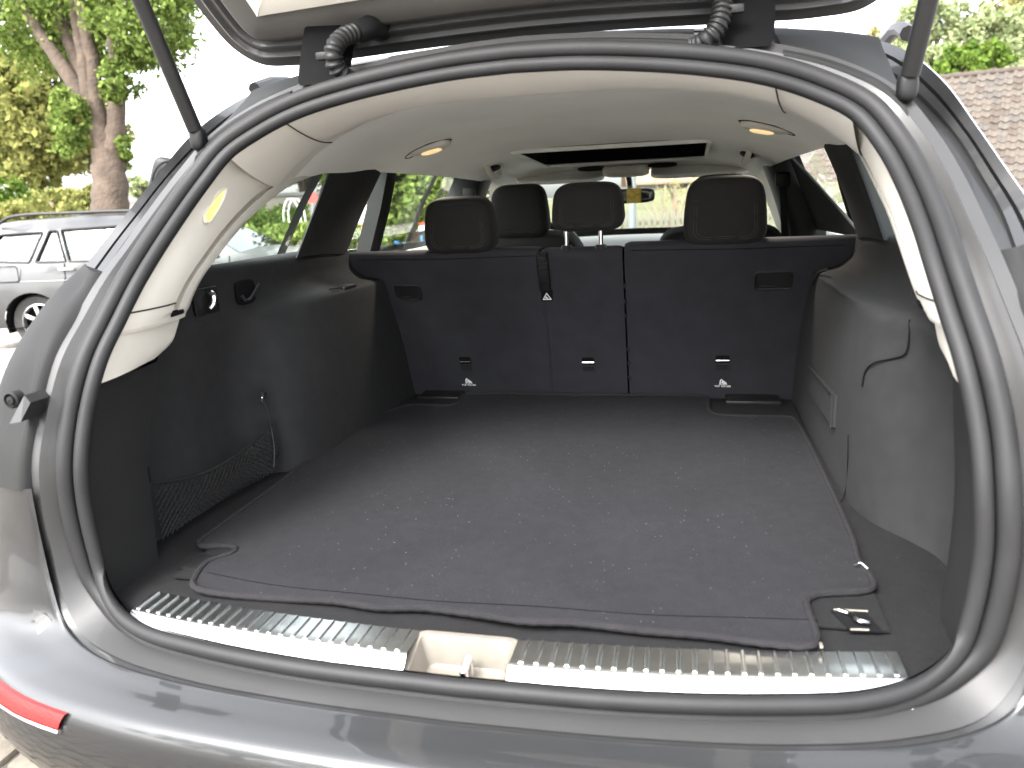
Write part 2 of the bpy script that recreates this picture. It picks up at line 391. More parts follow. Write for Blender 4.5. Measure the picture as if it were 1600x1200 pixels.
SEAL = [(0, -.060, .602), (.2, -.054, .602), (.36, -.036, .603), (.47, -.012, .606), (.54, .018, .622), (.580, .038, .655), (.592, .043, .70), (.597, .045, .77),
        (.593, .048, .83), (.589, .07, .90), (.578, .10, .97), (.569, .138, 1.02), (.561, .18, 1.07), (.556, .235, 1.12), (.547, .29, 1.17), (.530, .338, 1.22),
        (.497, .372, 1.27), (.440, .388, 1.305), (.37, .393, 1.332), (.28, .396, 1.352), (.18, .397, 1.366), (.09, .397, 1.374), (0, .397, 1.377)]
LIP = [(0, -.098, .588), (.2, -.092, .588), (.37, -.075, .588), (.50, -.045, .590), (.585, -.008, .600), (.622, .012, .645), (.633, .02, .70), (.637, .022, .77),
       (.637, .03, .83), (.632, .055, .90), (.622, .09, .975), (.612, .135, 1.03), (.603, .18, 1.08), (.596, .24, 1.13), (.587, .297, 1.18), (.568, .352, 1.235),
       (.53, .40, 1.295), (.465, .42, 1.335), (.385, .428, 1.362), (.29, .43, 1.382), (.185, .43, 1.395), (.09, .43, 1.403), (0, .43, 1.406)]
sealh = cr(SEAL, 5); liph = cr(LIP, 5)
sealL = full(sealh); lipL = full(liph)
def nrm_z(z):
    d = np.interp(z, [.6, .80, .88, .97, 1.02, 1.1, 1.17, 1.22, 1.27, 1.33, 1.38], [-.6, -.05, .25, .5, .8, 1.0, 1.05, .95, .8, .7, .7])
    v = np.array([0, -1, d]); return v/np.linalg.norm(v)
def frames(L):
    n = len(L); T = np.roll(L, -1, 0)-np.roll(L, 1, 0); T /= np.linalg.norm(T, axis=1)[:, None]
    N = np.array([nrm_z(p[2]) for p in L]); O = np.cross(N, T); O /= np.linalg.norm(O, axis=1)[:, None]
    c = L.mean(0)
    for i in range(n):
        if O[i].dot(L[i]-c) < 0: O[i] = -O[i]
    return O, N
SO, SN = frames(sealL)
def offs(o, n): return sealL+SO*o+SN*n
def sweep(prof, closedprof=False): return grid([offs(o, n) for o, n in prof], cu=True, cv=closedprof)
circ = lambda co, cn, r, k=12: [(co+r*math.cos(2*pi*i/k), cn+r*math.sin(2*pi*i/k)) for i in range(k)]
seal = P('tailgate_seal', sweep(circ(.010, .006, .0125, 14), True), rubber)
P('seal_bead', sweep(circ(-.013, .002, .0105, 12), True), rubber, seal)
P('seal_base', sweep([(-.012, -.012), (.006, -.016), (.022, -.010)]), black, seal)
# painted opening flange
f0 = offs(.012, -.010); mid1 = f0*.62+lipL*.38-SN*.006; mid2 = f0*.2+lipL*.8-SN*.002
P('opening_flange', grid([f0, mid1, mid2, lipL, lipL-SN*.005+SO*.004, lipL-SN*.006+SO*.022], cu=True), flangem)

# ---- bumper
BR = [
 [(0, -.105, .587), (.2, -.099, .587), (.376, -.082, .587), (.509, -.051, .588), (.590, -.014, .596), (.618, .0, .614), (.633, .009, .650), (.644, .017, .70), (.647, .019, .77), (.647, .020, .80)],
 [(0, -.107, .590), (.2, -.101, .590), (.378, -.084, .590), (.512, -.053, .591), (.594, -.016, .598), (.623, -.002, .615), (.638, .007, .650), (.649, .015, .70), (.652, .017, .77), (.652, .018, .80)],
 [(0, -.112, .589), (.2, -.106, .589), (.382, -.088, .589), (.517, -.057, .590), (.601, -.020, .595), (.632, -.002, .611), (.646, .007, .650), (.657, .015, .70), (.66, .018, .77), (.66, .019, .799)],
 [(0, -.130, .585), (.205, -.123, .585), (.39, -.103, .584), (.535, -.069, .584), (.632, -.028, .586), (.668, -.006, .603), (.682, .010, .655), (.695, .025, .71), (.697, .028, .765), (.695, .029, .795)],
 [(0, -.152, .580), (.215, -.145, .580), (.41, -.124, .578), (.565, -.088, .576), (.685, -.036, .578), (.733, .006, .604), (.747, .030, .66), (.757, .046, .715), (.757, .052, .76), (.754, .053, .788)],
 [(0, -.171, .572), (.22, -.163, .572), (.43, -.141, .569), (.61, -.096, .565), (.755, -.020, .566), (.808, .048, .61), (.818, .070, .66), (.825, .09, .715), (.823, .093, .755), (.82, .096, .78)],
 [(0, -.180, .550), (.225, -.172, .550), (.44, -.149, .547), (.63, -.100, .541), (.79, .0, .542), (.855, .095, .59), (.866, .135, .64), (.872, .155, .7), (.87, .16, .745), (.868, .16, .77)],
 [(0, -.181, .49), (.225, -.173, .49), (.445, -.149, .487), (.645, -.097, .482), (.82, .018, .48), (.885, .15, .50), (.897, .22, .56), (.9, .26, .64), (.895, .26, .72), (.89, .26, .755)],
 [(0, -.150, .40), (.225, -.142, .40), (.44, -.118, .40), (.64, -.062, .40), (.82, .05, .40), (.893, .19, .40), (.905, .28, .43), (.912, .35, .50), (.91, .38, .62), (.905, .38, .735)],
 [(0, -.07, .27), (.225, -.062, .27), (.44, -.04, .27), (.62, .01, .27), (.79, .11, .27), (.86, .22, .27), (.88, .33, .28), (.9, .45, .33), (.9, .48, .45), (.9, .48, .7)]]
BS = np.array([cr(r, 6) for r in BR]); nst = BS.shape[1]
BS = np.array([cr(BS[:, j], 4) for j in range(nst)]).transpose(1, 0, 2)
Lb = BS[:, ::-1][:, :-1].copy(); Lb[:, :, 0] *= -1
bump = P('rear_bumper', grid(list(np.concatenate([Lb, BS], axis=1))), paint)
gap_in = np.array([np.array(p)-np.array((0, -.004, .001)) for p in LIP[:8]]); gap_out = np.array([np.array(p)-np.array((0, 0, .006)) if i < 5 else np.array(p)+np.array((0, .008, 0)) for i, p in enumerate(BR[3][:5]+BR[3][6:9])])
for s in (-1, 1):
    P('bumper_gap', grid([cr(gap_in, 4)*np.array([s, 1, 1]), cr(gap_out, 4)*np.array([s, 1, 1])]), paint_dark, bump)
for s in (-1, 1):          # red reflectors let into the bumper face
    st = slice(14, 25); rows = BS[21:25, st].copy()
    C0 = rows.copy(); C0[:, :, 0] *= s
    out = np.array([.25*s, -1, .1]); out /= np.linalg.norm(out)
    k = len(rows); rr_ = [C0[0]+out*-.004]+[C0[i]+out*.006 for i in range(k)]+[C0[-1]+out*-.004]
    P('reflector', grid(rr_), redl, bump)
    rim = np.array([C0[-1][j]+out*.005+np.array([0, 0, -.004]) for j in range(C0.shape[1])])
    P('reflector_rim', tube(rim, .003, 6), chrome, bump)

# ---- outer D pillars, roof
ORAIL = [(.80, .11, .83), (.775, .125, .91), (.745, .15, .985), (.72, .195, 1.04), (.705, .245, 1.085), (.692, .30, 1.135), (.675, .345, 1.18), (.655, .40, 1.235),
         (.625, .485, 1.315), (.58, .60, 1.385), (.50, .625, 1.41), (.36, .618, 1.425), (.22, .608, 1.433), (.11, .602, 1.437), (0, .60, 1.438)]
GRAIL = [(.655, .06, .83), (.655, .09, .91), (.652, .13, .985), (.652, .18, 1.035), (.654, .24, 1.08), (.655, .30, 1.125), (.645, .355, 1.172), (.628, .415, 1.228),
         (.595, .50, 1.295), (.545, .548, 1.348), (.47, .55, 1.376), (.35, .55, 1.394), (.22, .548, 1.404), (.11, .545, 1.409), (0, .543, 1.411)]
Oh = cr(ORAIL, 5); Gh = cr(GRAIL, 5); Fh = liph[8*5:]
for s in (-1, 1):
    sg = np.array([s, 1, 1])
    n_ = len(Gh); f_out = np.clip((np.arange(n_)-4*5)/5., 0, 1)[:, None]
    wall = [Fh*sg, (Fh*.75+Gh*.25+np.array([0, .018, -.004]))*sg, (Fh*.3+Gh*.7+np.array([0, .014, -.004]))*sg, Gh*sg]
    P('pillar_inner_wall', grid(wall), paint_dark, sharp=30)
    nn = np.array([-.35, -.8, .5]); nn = nn/np.linalg.norm(nn)
    b1 = Gh*.92+Oh*.08-nn*-.006; b2 = Gh*.62+Oh*.38+nn*.007; b3 = Gh*.55+Oh*.45-nn*.002; b4 = Gh*.48+Oh*.52+nn*.006; b5 = Gh*.1+Oh*.9+nn*.008
    P('pillar_gutter', grid([Gh*sg, b1*sg, b2*sg, b3*sg, b4*sg, b5*sg, Oh*sg]), paint, sharp=30)
def Xs(Y, z):
    p = np.interp(z, [.2, .35, .55, .75, .9, 1.0, 1.06, 1.2, 1.32, 1.38, 1.43], [.84, .89, .92, .927, .915, .89, .862, .80, .735, .69, .60])
    t = np.interp(Y, [.1, .4, .5, .7, 1.1, 1.6, 3.2, 4.0, 4.6], [.835, .835, .86, .90, .96, 1.0, 1.0, .97, .86]); return p*t
roofY = [.605, .9, 1.3, 1.8, 2.3, 2.62]; roofz = [1.439, 1.462, 1.47, 1.462, 1.44, 1.405]; roofe = [.56, .60, .63, .64, .62, .57]
rows = []
for y, zt, e in zip(roofY, roofz, roofe):
    a = np.linspace(-1, 1, 33); rows.append(np.stack([a*e, np.full(33, y)-(.0 if y > .7 else 0)+(.03*abs(a)**2.2 if y < .7 else 0), zt-.075*np.abs(a)**3.2], 1))
roof = P('roof_panel', grid(rows), paint)
for s in (-1, 1):
    # outer skin of the D pillar and flank
    up = Oh[2*5:10*5+1]; fw = np.array([(Xs(max(.62, p[1]+.22), p[2]), max(.60, p[1]+.20), p[2]) for p in up]); sg = np.array([s, 1, 1])
    P('pillar_outer_skin', grid([up*sg, (up*.5+fw*.5+np.array([.012, 0, 0]))*sg, fw*sg]), paint)
    rail = np.array([(s*(Xs(y, 1.38)+.005), y, z) for y, z in zip(np.linspace(.72, 2.7, 24), np.interp(np.linspace(.72, 2.7, 24), [.72, .85, 1.4, 2.3, 2.6, 2.7], [1.42, 1.455, 1.475, 1.45, 1.425, 1.39]))])
    P('roof_rail', tube(rail, .013, 8), blackp)
    # cant rail above the doors
    yy = np.linspace(.60, 2.75, 26); ztop = np.interp(yy, roofY+[2.8], [r-.075 for r in roofz]+[1.30]); ext = np.interp(yy, roofY+[2.8], roofe+[.56])
    zb = np.interp(yy, [.6, 1.2, 2.3, 2.75], [1.33, 1.345, 1.33, 1.27])
    P('cant_rail', grid([np.stack([s*(ext-.004), yy, ztop-.002], 1), np.stack([s*np.array([Xs(y, z+.02) for y, z in zip(yy, zb)]), yy, zb+.02], 1), np.stack([s*(np.array([Xs(y, z) for y, z in zip(yy, zb)])-.01), yy, zb], 1), np.stack([s*(np.array([Xs(y, z) for y, z in zip(yy, zb)])-.10), yy, zb-.01], 1)]), paint)
    # flank with wheel openings
    out = [(.13, .72), (.16, .985), (.30, 1.05), (1.2, 1.04), (2.9, 1.0), (3.3, .96), (4.35, .84), (4.6, .6), (4.6, .28), (.45, .26), (.12, .40)]
    hole = lambda y0: [(y0+.36*math.cos(a), .33+.36*math.sin(a)) for a in np.linspace(0, 2*pi, 28, endpoint=False)]
    out = [(.13, .72), (.16, .985), (.30, 1.05), (1.2, 1.04), (2.9, 1.0), (3.3, .96), (4.35, .84), (4.6, .6), (4.6, .28)]
    for y0 in (3.77, .95): out += [(y0+.36*math.cos(a), .33+.36*math.sin(a)) for a in np.linspace(-.14, pi+.14, 17)]
    out += [(.45, .28), (.14, .40)]
    V, F = panel(out, [], lambda y, z: (s*Xs(y, z), y, z), .14); P('flank_panel', (V, F), paint)
    # windows
    def win(name, poly, m=glass, off=-.02):
        V, F = panel(poly, [], lambda y, z: (s*(Xs(y, z)+off), y, z), .12); return P(name, (V, F), m)
    win('quarter_window', [(.48, 1.03), (1.08, 1.03), (1.20, 1.345), (.80, 1.335), (.62, 1.25)])
    win('rear_door_window', [(1.12, 1.02), (2.16, 1.0), (2.22, 1.34), (1.32, 1.35)])
    win('front_door_window', [(2.30, .99), (3.16, .97), (2.66, 1.30), (2.34, 1.335)])
    for y0, y1 in ((1.09, 1.22), (2.23, 2.28)):
        win('pillar_cover', [(y0-.01, 1.02), (y0+.045, 1.02), (y1+.045, 1.34), (y1-.01, 1.34)], blackp, .004)
    # wheels
    for y0 in (.95, 3.77):
        R_ = Matrix.Rotation(pi/2, 3, 'Y')
        prof = [(.20, -.1), (.29, -.112), (.325, -.10), (.333, -.06), (.333, .06), (.325, .10), (.29, .112), (.20, .1)]
        rails = [[(s*.80+q, y0+r*math.cos(a), .333+r*math.sin(a)) for a in np.linspace(0, 2*pi, 32, endpoint=False)] for r, q in prof]
        wh = P('wheel', grid(rails, cu=True), tyre)
        mb = MB(); rails = [[(s*(.80+q), y0+r*math.cos(a), .333+r*math.sin(a)) for a in np.linspace(0, 2*pi, 32, endpoint=False)] for r, q in [(.21, .09), (.20, .07), (.19, .03)]]
        mb.add(*grid(rails, cu=True)); 
        for k in range(5):
            a = 2*pi*k/5; mb.add(*rbox((s*.86, y0+.1*math.cos(a), .333+.1*math.sin(a)), (.03, .20, .06), .01, 2, Matrix.Rotation(a, 3, 'X')))
        P('rim', mb, rimm, wh)
        a = np.linspace(-.2, pi+.2, 20)
        P('wheel_housing', grid([[(s*x, y0+.37*math.cos(t), .33+.37*math.sin(t)) for t in a] for x in (.915, .55)]), black)
# underbody, hood, windscreen, front
P('underbody', grid([[(x*k, y, .275) for x in (-.84, 0, .84)] for y, k in ((-.02, .55), (.12, .88), (.5, .95), (1.5, 1), (3, 1), (4.5, .95))]), black)
P('bonnet', grid([[(x*Xs(y, .9)/.9, y, z-.06*abs(x)**2*(1)) for x in np.linspace(-.84, .84, 13)] for y, z in ((3.3, 1.0), (3.6, .985), (4.0, .955), (4.35, .90), (4.55, .80), (4.64, .62), (4.62, .3))]), paint)
P('windscreen', grid([[(x*e, y+.05*(1-x*x)*0, z) for x in np.linspace(-1, 1, 13)] for y, z, e in ((2.64, 1.315, .58), (2.9, 1.20, .66), (3.15, 1.08, .72), (3.42, .955, .78))]), glass)

# ---- tail lamp housings beside the opening
TL = [[(.648, .045, .795), (.648, .055, .87), (.640, .082, .94), (.63, .122, 1.0), (.622, .17, 1.05), (.625, .215, 1.085)],
      [(.664, .014, .797), (.664, .028, .87), (.658, .056, .94), (.649, .10, 1.0), (.643, .15, 1.052), (.642, .20, 1.09)],
      [(.69, .018, .797), (.69, .03, .87), (.682, .062, .945), (.672, .106, 1.003), (.663, .157, 1.056), (.658, .208, 1.094)],
      [(.74, .045, .793), (.735, .056, .87), (.722, .086, .945), (.705, .126, 1.006), (.69, .176, 1.058), (.678, .228, 1.096)],
      [(.81, .115, .79), (.80, .12, .87), (.775, .14, .95), (.748, .17, 1.01), (.724, .21, 1.062), (.708, .262, 1.098)],
      [(.83, .2, .79), (.82, .2, .87), (.79, .22, .95), (.755, .24, 1.01), (.728, .27, 1.06), (.71, .31, 1.09)]]
for s in (-1, 1):
    R0 = np.array([cr(r, 4) for r in TL]); R0 = np.array([cr(R0[:, j], 3) for j in range(R0.shape[1])]).transpose(1, 0, 2); R0[:, :, 0] *= s
    # a hollow is pressed into the lower half
    for i in range(R0.shape[0]):
        for j in range(R0.shape[1]):
            u = i/(R0.shape[0]-1); v = j/(R0.shape[1]-1)
            R0[i, j, 1] += .026*math.exp(-((u-.35)/.2)**2-((v-.30)/.22)**2)+.016*math.exp(-((u-.4)/.22)**2-((v-.86)/.10)**2)
    rr_ = list(R0); top = [np.array([r[-1] for r in R0]), np.array([r[-1] for r in R0])+np.array([0, .06, -.015])]
    mb = MB(); mb.add(*grid(rr_)); mb.add(*grid(top)); tl = P('tail_lamp_housing', mb, greyp, sharp=50)
    q = np.array((s*.668, .048, .905)); 
    mb = MB(); a = np.linspace(0, 2*pi, 20, endpoint=False); ct = np.array((s*.672, .040, .925))
    mb.add(*grid([[ct+np.array((r*math.cos(t), d, r*math.sin(t))) for t in a] for r, d in ((.013, .012), (.0125, -.001), (.010, -.003), (.009, .002), (.006, .001), (.0055, -.003), (.001, -.004))], cu=True))
    P('round_plug', mb, greyp, tl)
    ws = [(.638, .030, .935), (.662, .020, .896), (.640, .018, .900), (.628, .028, .925)]
    V, F = prism([mir(p, s) for p in ws], (0, .035, 0)); P('rubber_buffer', (V, F), paint_dark, tl, smooth=False)

# ---- black covers over the hinge bay, hinges, hoses
def ripple(path, r, n, name, parent):
    Q = res(path, n*4); rr = np.array([r*(1.0 if (i % 4) in (0, 1) else .82) for i in range(len(Q))]); return P(name, tube(Q, rr, 12), blackp, parent)
def between(X, t, lift=0):
    f = np.array([np.interp(abs(X), Fh[::-1][:, 0], Fh[::-1][:, k]) for k in (1, 2)]); o = np.array([np.interp(abs(X), Oh[::-1][:, 0], Oh[::-1][:, k]) for k in (1, 2)])
    q = f*(1-t)+o*t; d = np.array([-.55, .83]); return (X, q[0]+d[0]*lift, q[1]+d[1]*lift*.3)
def cover(x0, x1, name='hinge_bay_cover'):
    xs_ = np.linspace(x0, x1, 18); rl = []
    for t, l in ((-.02, -.004), (.02, .006), (.12, .012), (.5, .018), (.82, .022), (.92, .028), (.955, .026), (.96, .0)): rl.append([between(x, t, l) for x in xs_])
    mb = MB(); mb.add(*grid(rl)); 
    for k in (0, -1):
        e = [r[k] for r in rl]; mb.add(*grid([e, [(p[0], p[1]+.05, p[2]-.01) for p in e]]))
    return P(name, mb, greyp, sharp=35)
cover(-.268, .268)
for s in (-1, 1):
    cover(s*.395, s*.555)
    bay = MB(); bay.add(*grid([[between(s*x, t, -.05) for x in (.255, .33, .41)] for t in (-.1, .5, 1.0)])); P('hinge_bay', bay, black)
    xe = np.linspace(.24, .42, 8); edge = [between(s*x, .99, .012) for x in xe]
    P('roof_edge_strip', tube(np.array(edge), .005, 6), paint)

# ---- tailgate (raised)
TA = rad(43); ct_, st_ = math.cos(TA), math.sin(TA)
def gate(X, s_, n=0):
    yb = .545+.22*X*X; zb = 1.434-.06*X*X
    return np.array((X, yb-ct_*s_-st_*n, zb+st_*s_-ct_*n))
ghalf = [(0, 0), (.2, 0), (.36, .004), (.46, .012), (.53, .03), (.572, .075), (.592, .14), (.605, .25), (.615, .40), (.60, .58), (.57, .70), (.50, .77), (.3, .80), (0, .81)]
gl = full(cr([(x, s_, 0) for x, s_ in ghalf], 6))[:, :2]
cen = np.array((0, .38))
def inset(d):
    n = len(gl); T = np.roll(gl, -1, 0)-np.roll(gl, 1, 0); T /= np.linalg.norm(T, axis=1)[:, None]
    N = np.stack([-T[:, 1], T[:, 0]], 1); sg = np.sign(np.sum(N*(cen-gl), 1))[:, None]; q = gl+N*sg*d
    for _ in range(int(max(0, d-.05)*500)): q = q*.5+(np.roll(q, 1, 0)+np.roll(q, -1, 0))*.25
    return q
def gsweep(prof): return grid([[gate(p[0], p[1], n) for p in inset(d)] for d, n in prof], cu=True)
tg = P('tailgate', gsweep([(.004, -.03), (0, -.022), (0, -.006), (.004, 0), (.022, .001), (.026, .008), (.031, .010), (.036, .003), (.046, .003), (.050, .012), (.056, .014), (.061, .006), (.072, .004), (.08, .006)]), gatep, sharp=35)
P('outer_skin', gsweep([(.003, -.031), (.05, -.045), (.15, -.06), (.30, -.068), (.39, -.07)]), paint, tg)
P('inner_trim', gsweep([(.066, .004), (.071, .018), (.082, .026), (.115, .030), (.128, .030), (.130, .026)]), gatetrim, tg)
P('window_trim', gsweep([(.127, .027), (.132, .036), (.155, .043), (.21, .046), (.222, .03)]), beige2, tg)
P('rear_glass', gsweep([(.215, .03), (.30, .026), (.384, .024)]), darkwin, tg)
for s in (-1, 1):
    # hinge arm with its plastic shroud
    mb = MB()
    rl = []
    for t, wx in ((0, .036), (.25, .038), (.6, .038), (1, .036)):
        a = np.array((s*.345, .455, 1.372))*(1-t)+np.array((s*.348, .512, 1.478))*t
        rl.append([a+np.array(q) for q in ((-wx, -.020, .008), (-wx+.006, -.027, .0), (wx-.006, -.027, .0), (wx, -.020, .008), (wx, .03, .02), (-wx, .03, .02))])
    V, F = grid(rl, cu=True); F = list(F)+[tuple(range(6)), tuple(range(18, 24))]; mb.add(V, F)
    h = P('hinge_shroud', mb, hinge_black, tg, sharp=30)
    P('hinge_bracket', tube([(s*.345, .47, 1.352), (s*.345, .50, 1.40)], .02, 10), paint_dark, tg)
    mb = MB(); mb.add(*pill((s*.325, .44, 1.368), (.026, .02, .026), 1.0)); P('hinge_bolt', mb, zinc, tg)
    # corrugated wiring hose
    if s < 0: pth = [dep(588, 46, 1.30), dep(560, 50, 1.265), dep(534, 60, 1.24), dep(521, 80, 1.23), dep(524, 102, 1.24), dep(540, 120, 1.26), dep(562, 132, 1.32)]
    else: pth = [dep(1133, -40, 1.13), dep(1131, -10, 1.12), dep(1128, 18, 1.115), dep(1121, 42, 1.115), dep(1107, 60, 1.12), dep(1090, 72, 1.14), dep(1074, 78, 1.19)]
    hz = ripple(pth, .0155, 24, 'wiring_hose', tg)
    if s < 0:
        P('hose_grommet', tube(res([dep(555, 52, 1.26), dep(575, 44, 1.28), dep(597, 38, 1.34)], 8), [.017, .018, .019, .02, .022, .025, .026, .022], 14), blackp, tg)
    c = dep(505, 88, 1.235) if s < 0 else dep(1150, 14, 1.11)
    box('hose_clip', c, (.022, .012, .012), blackp, tg, .002)
    # gas strut
    top = np.array((s*.60, .15, 1.86)) if s > 0 else np.array((s*.60, .20, 1.80))
    bot = np.array((s*.553, .402, 1.272))
    stt = P('gas_strut', tube([bot+(top-bot)*.07, bot+(top-bot)*.6], .0125, 16), blackp)
    P('strut_rod', tube([bot+(top-bot)*.6, top], .005, 10), chrome, stt)
    mb = MB(); mb.add(*pill(bot+(top-bot)*.045, (.027, .027, .042), .7)); P('ball_socket', mb, blackp, stt)
    box('strut_bracket', bot+np.array((0, .012, -.006)), (.034, .012, .045), greyp, stt, .004)

# ================================================================== INTERIOR
FZ = .62
# ---- boot floor
fo = [(-.62, 1.36), (-.64, .60), (-.66, .22), (-.605, .085), (-.57, .03), (-.517, .018), (-.514, .068), (-.42, .058), (-.2, .036), (0, .031), (.2, .036), (.42, .058), (.514, .068), (.517, .018), (.57, .03), (.605, .085), (.66, .22), (.64, .60), (.62, 1.36)]
V, F = panel(fo, [], lambda x, y: (x, y, FZ-.004), .08)
floor = P('boot_floor', (V, F), floorcarpet)
P('floor_board', MB().add(*prism([(-.515, .115, FZ), (-.525, .60, FZ), (-.53, 1.20, FZ), (.53, 1.20, FZ), (.525, .60, FZ), (.515, .115, FZ)], (0, 0, .003))), floorcarpet, floor, smooth=False)
for x0, x1 in ((-.50, -.375), (.36, .50)):      # gap covers behind the seats
    V, F = rbox(((x0+x1)/2, 1.235, FZ+.006), (x1-x0, .075, .012), .004); P('hinge_cover', (V, F), blackp, floor)

# ---- side trims (lofted between levels; recess, wheel arch, belt)
LV = {
 .612: [(0.580, 0.050), (.590, .178), (.592, .181), (.63, .20), (.635, .40), (.633, .575), (.565, .615), (.542, .70), (.536, .95), (.535, 1.30)],
 .68:  [(0.583, 0.046), (.597, .190), (.599, .193), (.645, .212), (.65, .40), (.648, .57), (.57, .615), (.543, .70), (.537, .95), (.536, 1.28)],
 .78:  [(0.587, 0.044), (.602, .205), (.604, .208), (.655, .225), (.66, .40), (.657, .565), (.575, .615), (.545, .70), (.539, .95), (.538, 1.26)],
 .88:  [(0.581, 0.061), (.604, .245), (.606, .248), (.648, .268), (.655, .42), (.65, .565), (.585, .625), (.550, .72), (.545, .95), (.545, 1.22)],
 .925: [(0.577, 0.077), (.604, .262), (.606, .265), (.64, .285), (.645, .43), (.642, .565), (.592, .63), (.556, .735), (.550, .95), (.550, 1.20)],
 .955: [(0.559, 0.105), (.606, .285), (.608, .288), (.634, .305), (.638, .44), (.636, .57), (.598, .64), (.560, .745), (.553, .95), (.553, 1.19)],
 .972: [(0.555, 0.120), (.609, .315), (.611, .318), (.634, .33), (.637, .45), (.636, .58), (.612, .655), (.568, .75), (.559, .95), (.559, 1.185)],
 .984: [(0.552, 0.127), (.611, .335), (.613, .338), (.636, .345), (.639, .46), (.638, .60), (.628, .68), (.614, .77), (.606, .95), (.606, 1.175)],
 1.01: [(0.548, 0.145), (.613, .35), (.615, .353), (.638, .36), (.641, .47), (.641, .62), (.640, .70), (.639, .80), (.638, .95), (.638, 1.16)],
 1.045: [(0.545, 0.170), (.618, .38), (.620, .383), (.643, .40), (.645, .50), (.645, .64), (.645, .72), (.645, .82), (.645, .95), (.645, 1.15)],
 1.062: [(0.550, 0.180), (.622, .39), (.624, .393), (.650, .41), (.652, .50), (.652, .64), (.652, .72), (.652, .82), (.652, .95), (.652, 1.145)],
 1.068: [(0.570, 0.190), (.64, .40), (.642, .403), (.67, .42), (.672, .50), (.672, .64), (.672, .72), (.672, .82), (.672, .95), (.672, 1.145)],
 1.055: [(0.620, 0.220), (.70, .42), (.702, .423), (.78, .45), (.78, .50), (.79, .64), (.80, .72), (.81, .82), (.82, .95), (.82, 1.145)]}
LVk = [.612, .68, .78, .88, .925, .955, .972, .984, 1.01, 1.045, 1.062, 1.068, 1.055]
# the right-hand recess is shorter than the left-hand one
def level(z, s):
    L = LV[z]
    if s > 0:
        L = [tuple(p) for p in L]
        if z < .97: L = L[:4]+[(L[4][0], .345), (L[5][0]-.022, .40), (L[6][0]+.004, .47), (L[7][0]+.002, .57), (L[8][0], .85), L[9]]
    return L
SIDE = {}
for s, nm in ((-1, 'left'), (1, 'right')):
    G_ = np.array([[(s*x, y, z) for x, y in cr(level(z, s), 6)] for z in LVk])
    G2 = np.array([cr(G_[:, j], 4) for j in range(G_.shape[1])]).transpose(1, 0, 2)
    SIDE[s] = G2
    k = 6+2
    side = P('side_trim', grid(list(G2[:, k-2:])), trimblk, sharp=50)
    z1 = int(4*4)+2
    P('pillar_foot_trim', grid(list(G2[:z1, :k-1])), greyp, sharp=50)
    SIDE[s, 'o'] = side
sideL, sideR = SIDE[-1, 'o'], SIDE[1, 'o']
# left: net, cord, hooks, eyelets
mb = MB()
za, zb_ = .632, .735
def netp(u, v): 
    y = .215+u*.36; x = -(.607+.012*math.sin(pi*u)-.02*u); return np.array((x+.012*math.sin(pi*v)*math.sin(pi*u), y, za+(zb_-za)*v-.035*math.sin(pi*u)*v))
N_ = 26
for k in range(-8, N_+1):
    for d in (1, -1):
        a = []
        for q in np.linspace(0, 1, 9):
            u = (k+8*q)/N_ if d > 0 else (k+8*(1-q))/N_
            if 0 <= u <= 1: a.append(netp(u, q))
        if len(a) > 2: mb.add(*tube(np.array(a), .0009, 4, caps=False))
mb.add(*tube(np.array([netp(u, 1) for u in np.linspace(0, 1, 20)]), .0028, 6))
net = P('luggage_net', mb, greyp, sideL)
def stud(name, c, m, r, ax=(1, 0, 0), parent=None):
    a = np.linspace(0, 2*pi, 14, endpoint=False); ax = np.array(ax, float)
    rl = [[np.array(c)+ax*d+np.array((0, q*math.cos(t), q*math.sin(t))) for t in a] for q, d in ((r, -.004), (r, .002), (r*.8, .004), (r*.45, .004), (r*.4, 0), (r*.05, -.001))]
    return P(name, grid(rl, cu=True), m, parent)
e1 = pt(412, 617, X=-.585); e2 = pt(432, 709, X=-.578)
e1[0] += .0; stud('eyelet', pt(412, 617, X=-.60)+np.array((.0, 0, 0)), greyp, .008, (1, 0, 0), sideL); stud('eyelet', e2, greyp, .008, (1, 0, 0), sideL)
P('net_cord', tube(res([pt(411, 621, X=-.594), pt(418, 645, X=-.588), pt(426, 680, X=-.582), pt(429, 706, X=-.572), pt(428, 730, X=-.57)], 14), .0018, 6), blackp, sideL)
P('cord_hook', tube(res([pt(410, 618, X=-.590), pt(408, 624, X=-.590), pt(411, 631, X=-.590)], 6), .0022, 6), chrome, sideL)
P('net_clip', rbox(pt(229, 742, X=-.605), (.008, .012, .03), .003), black, sideL)
# chromed power socket lid and hook under the left belt
mb = MB(); mb.add(*rbox(pt(322, 470, X=-.634), (.006, .075, .05), .003)); so_ = P('socket_plate', mb, blackp, sideL)
mb = MB(); a = np.linspace(-1.2, 1.5, 10); ce = pt(330, 469, X=-.62)
mb.add(*tube(np.array([ce+np.array((.012*math.cos(t)-.006, 0.004*math.sin(t), .014*math.sin(t))) for t in a]), .0058, 8)); P('chrome_hook', mb, chrome, sideL)
mb = MB(); c = pt(386, 456, X=-.632); mb.add(*pill(c+np.array((-.004, 0, 0)), (.010, .07, .05), .5)); P('hook_recess', mb, black, sideL)
P('bag_hook', tube(res([pt(378, 462, X=-.615), pt(384, 470, X=-.612), pt(390, 468, X=-.614), pt(405, 445, X=-.625)], 10), .004, 8), blackp, sideL)
P('belt_seam', tube(np.array([pt(x, y, X=-.6475) for x, y in ((340, 436), (420, 425), (500, 415), (540, 409))]), .0015, 5), black, sideL)
P('arch_latch', rbox(pt(540, 449, X=-.575), (.03, .07, .012), .004), blackp, sideL)
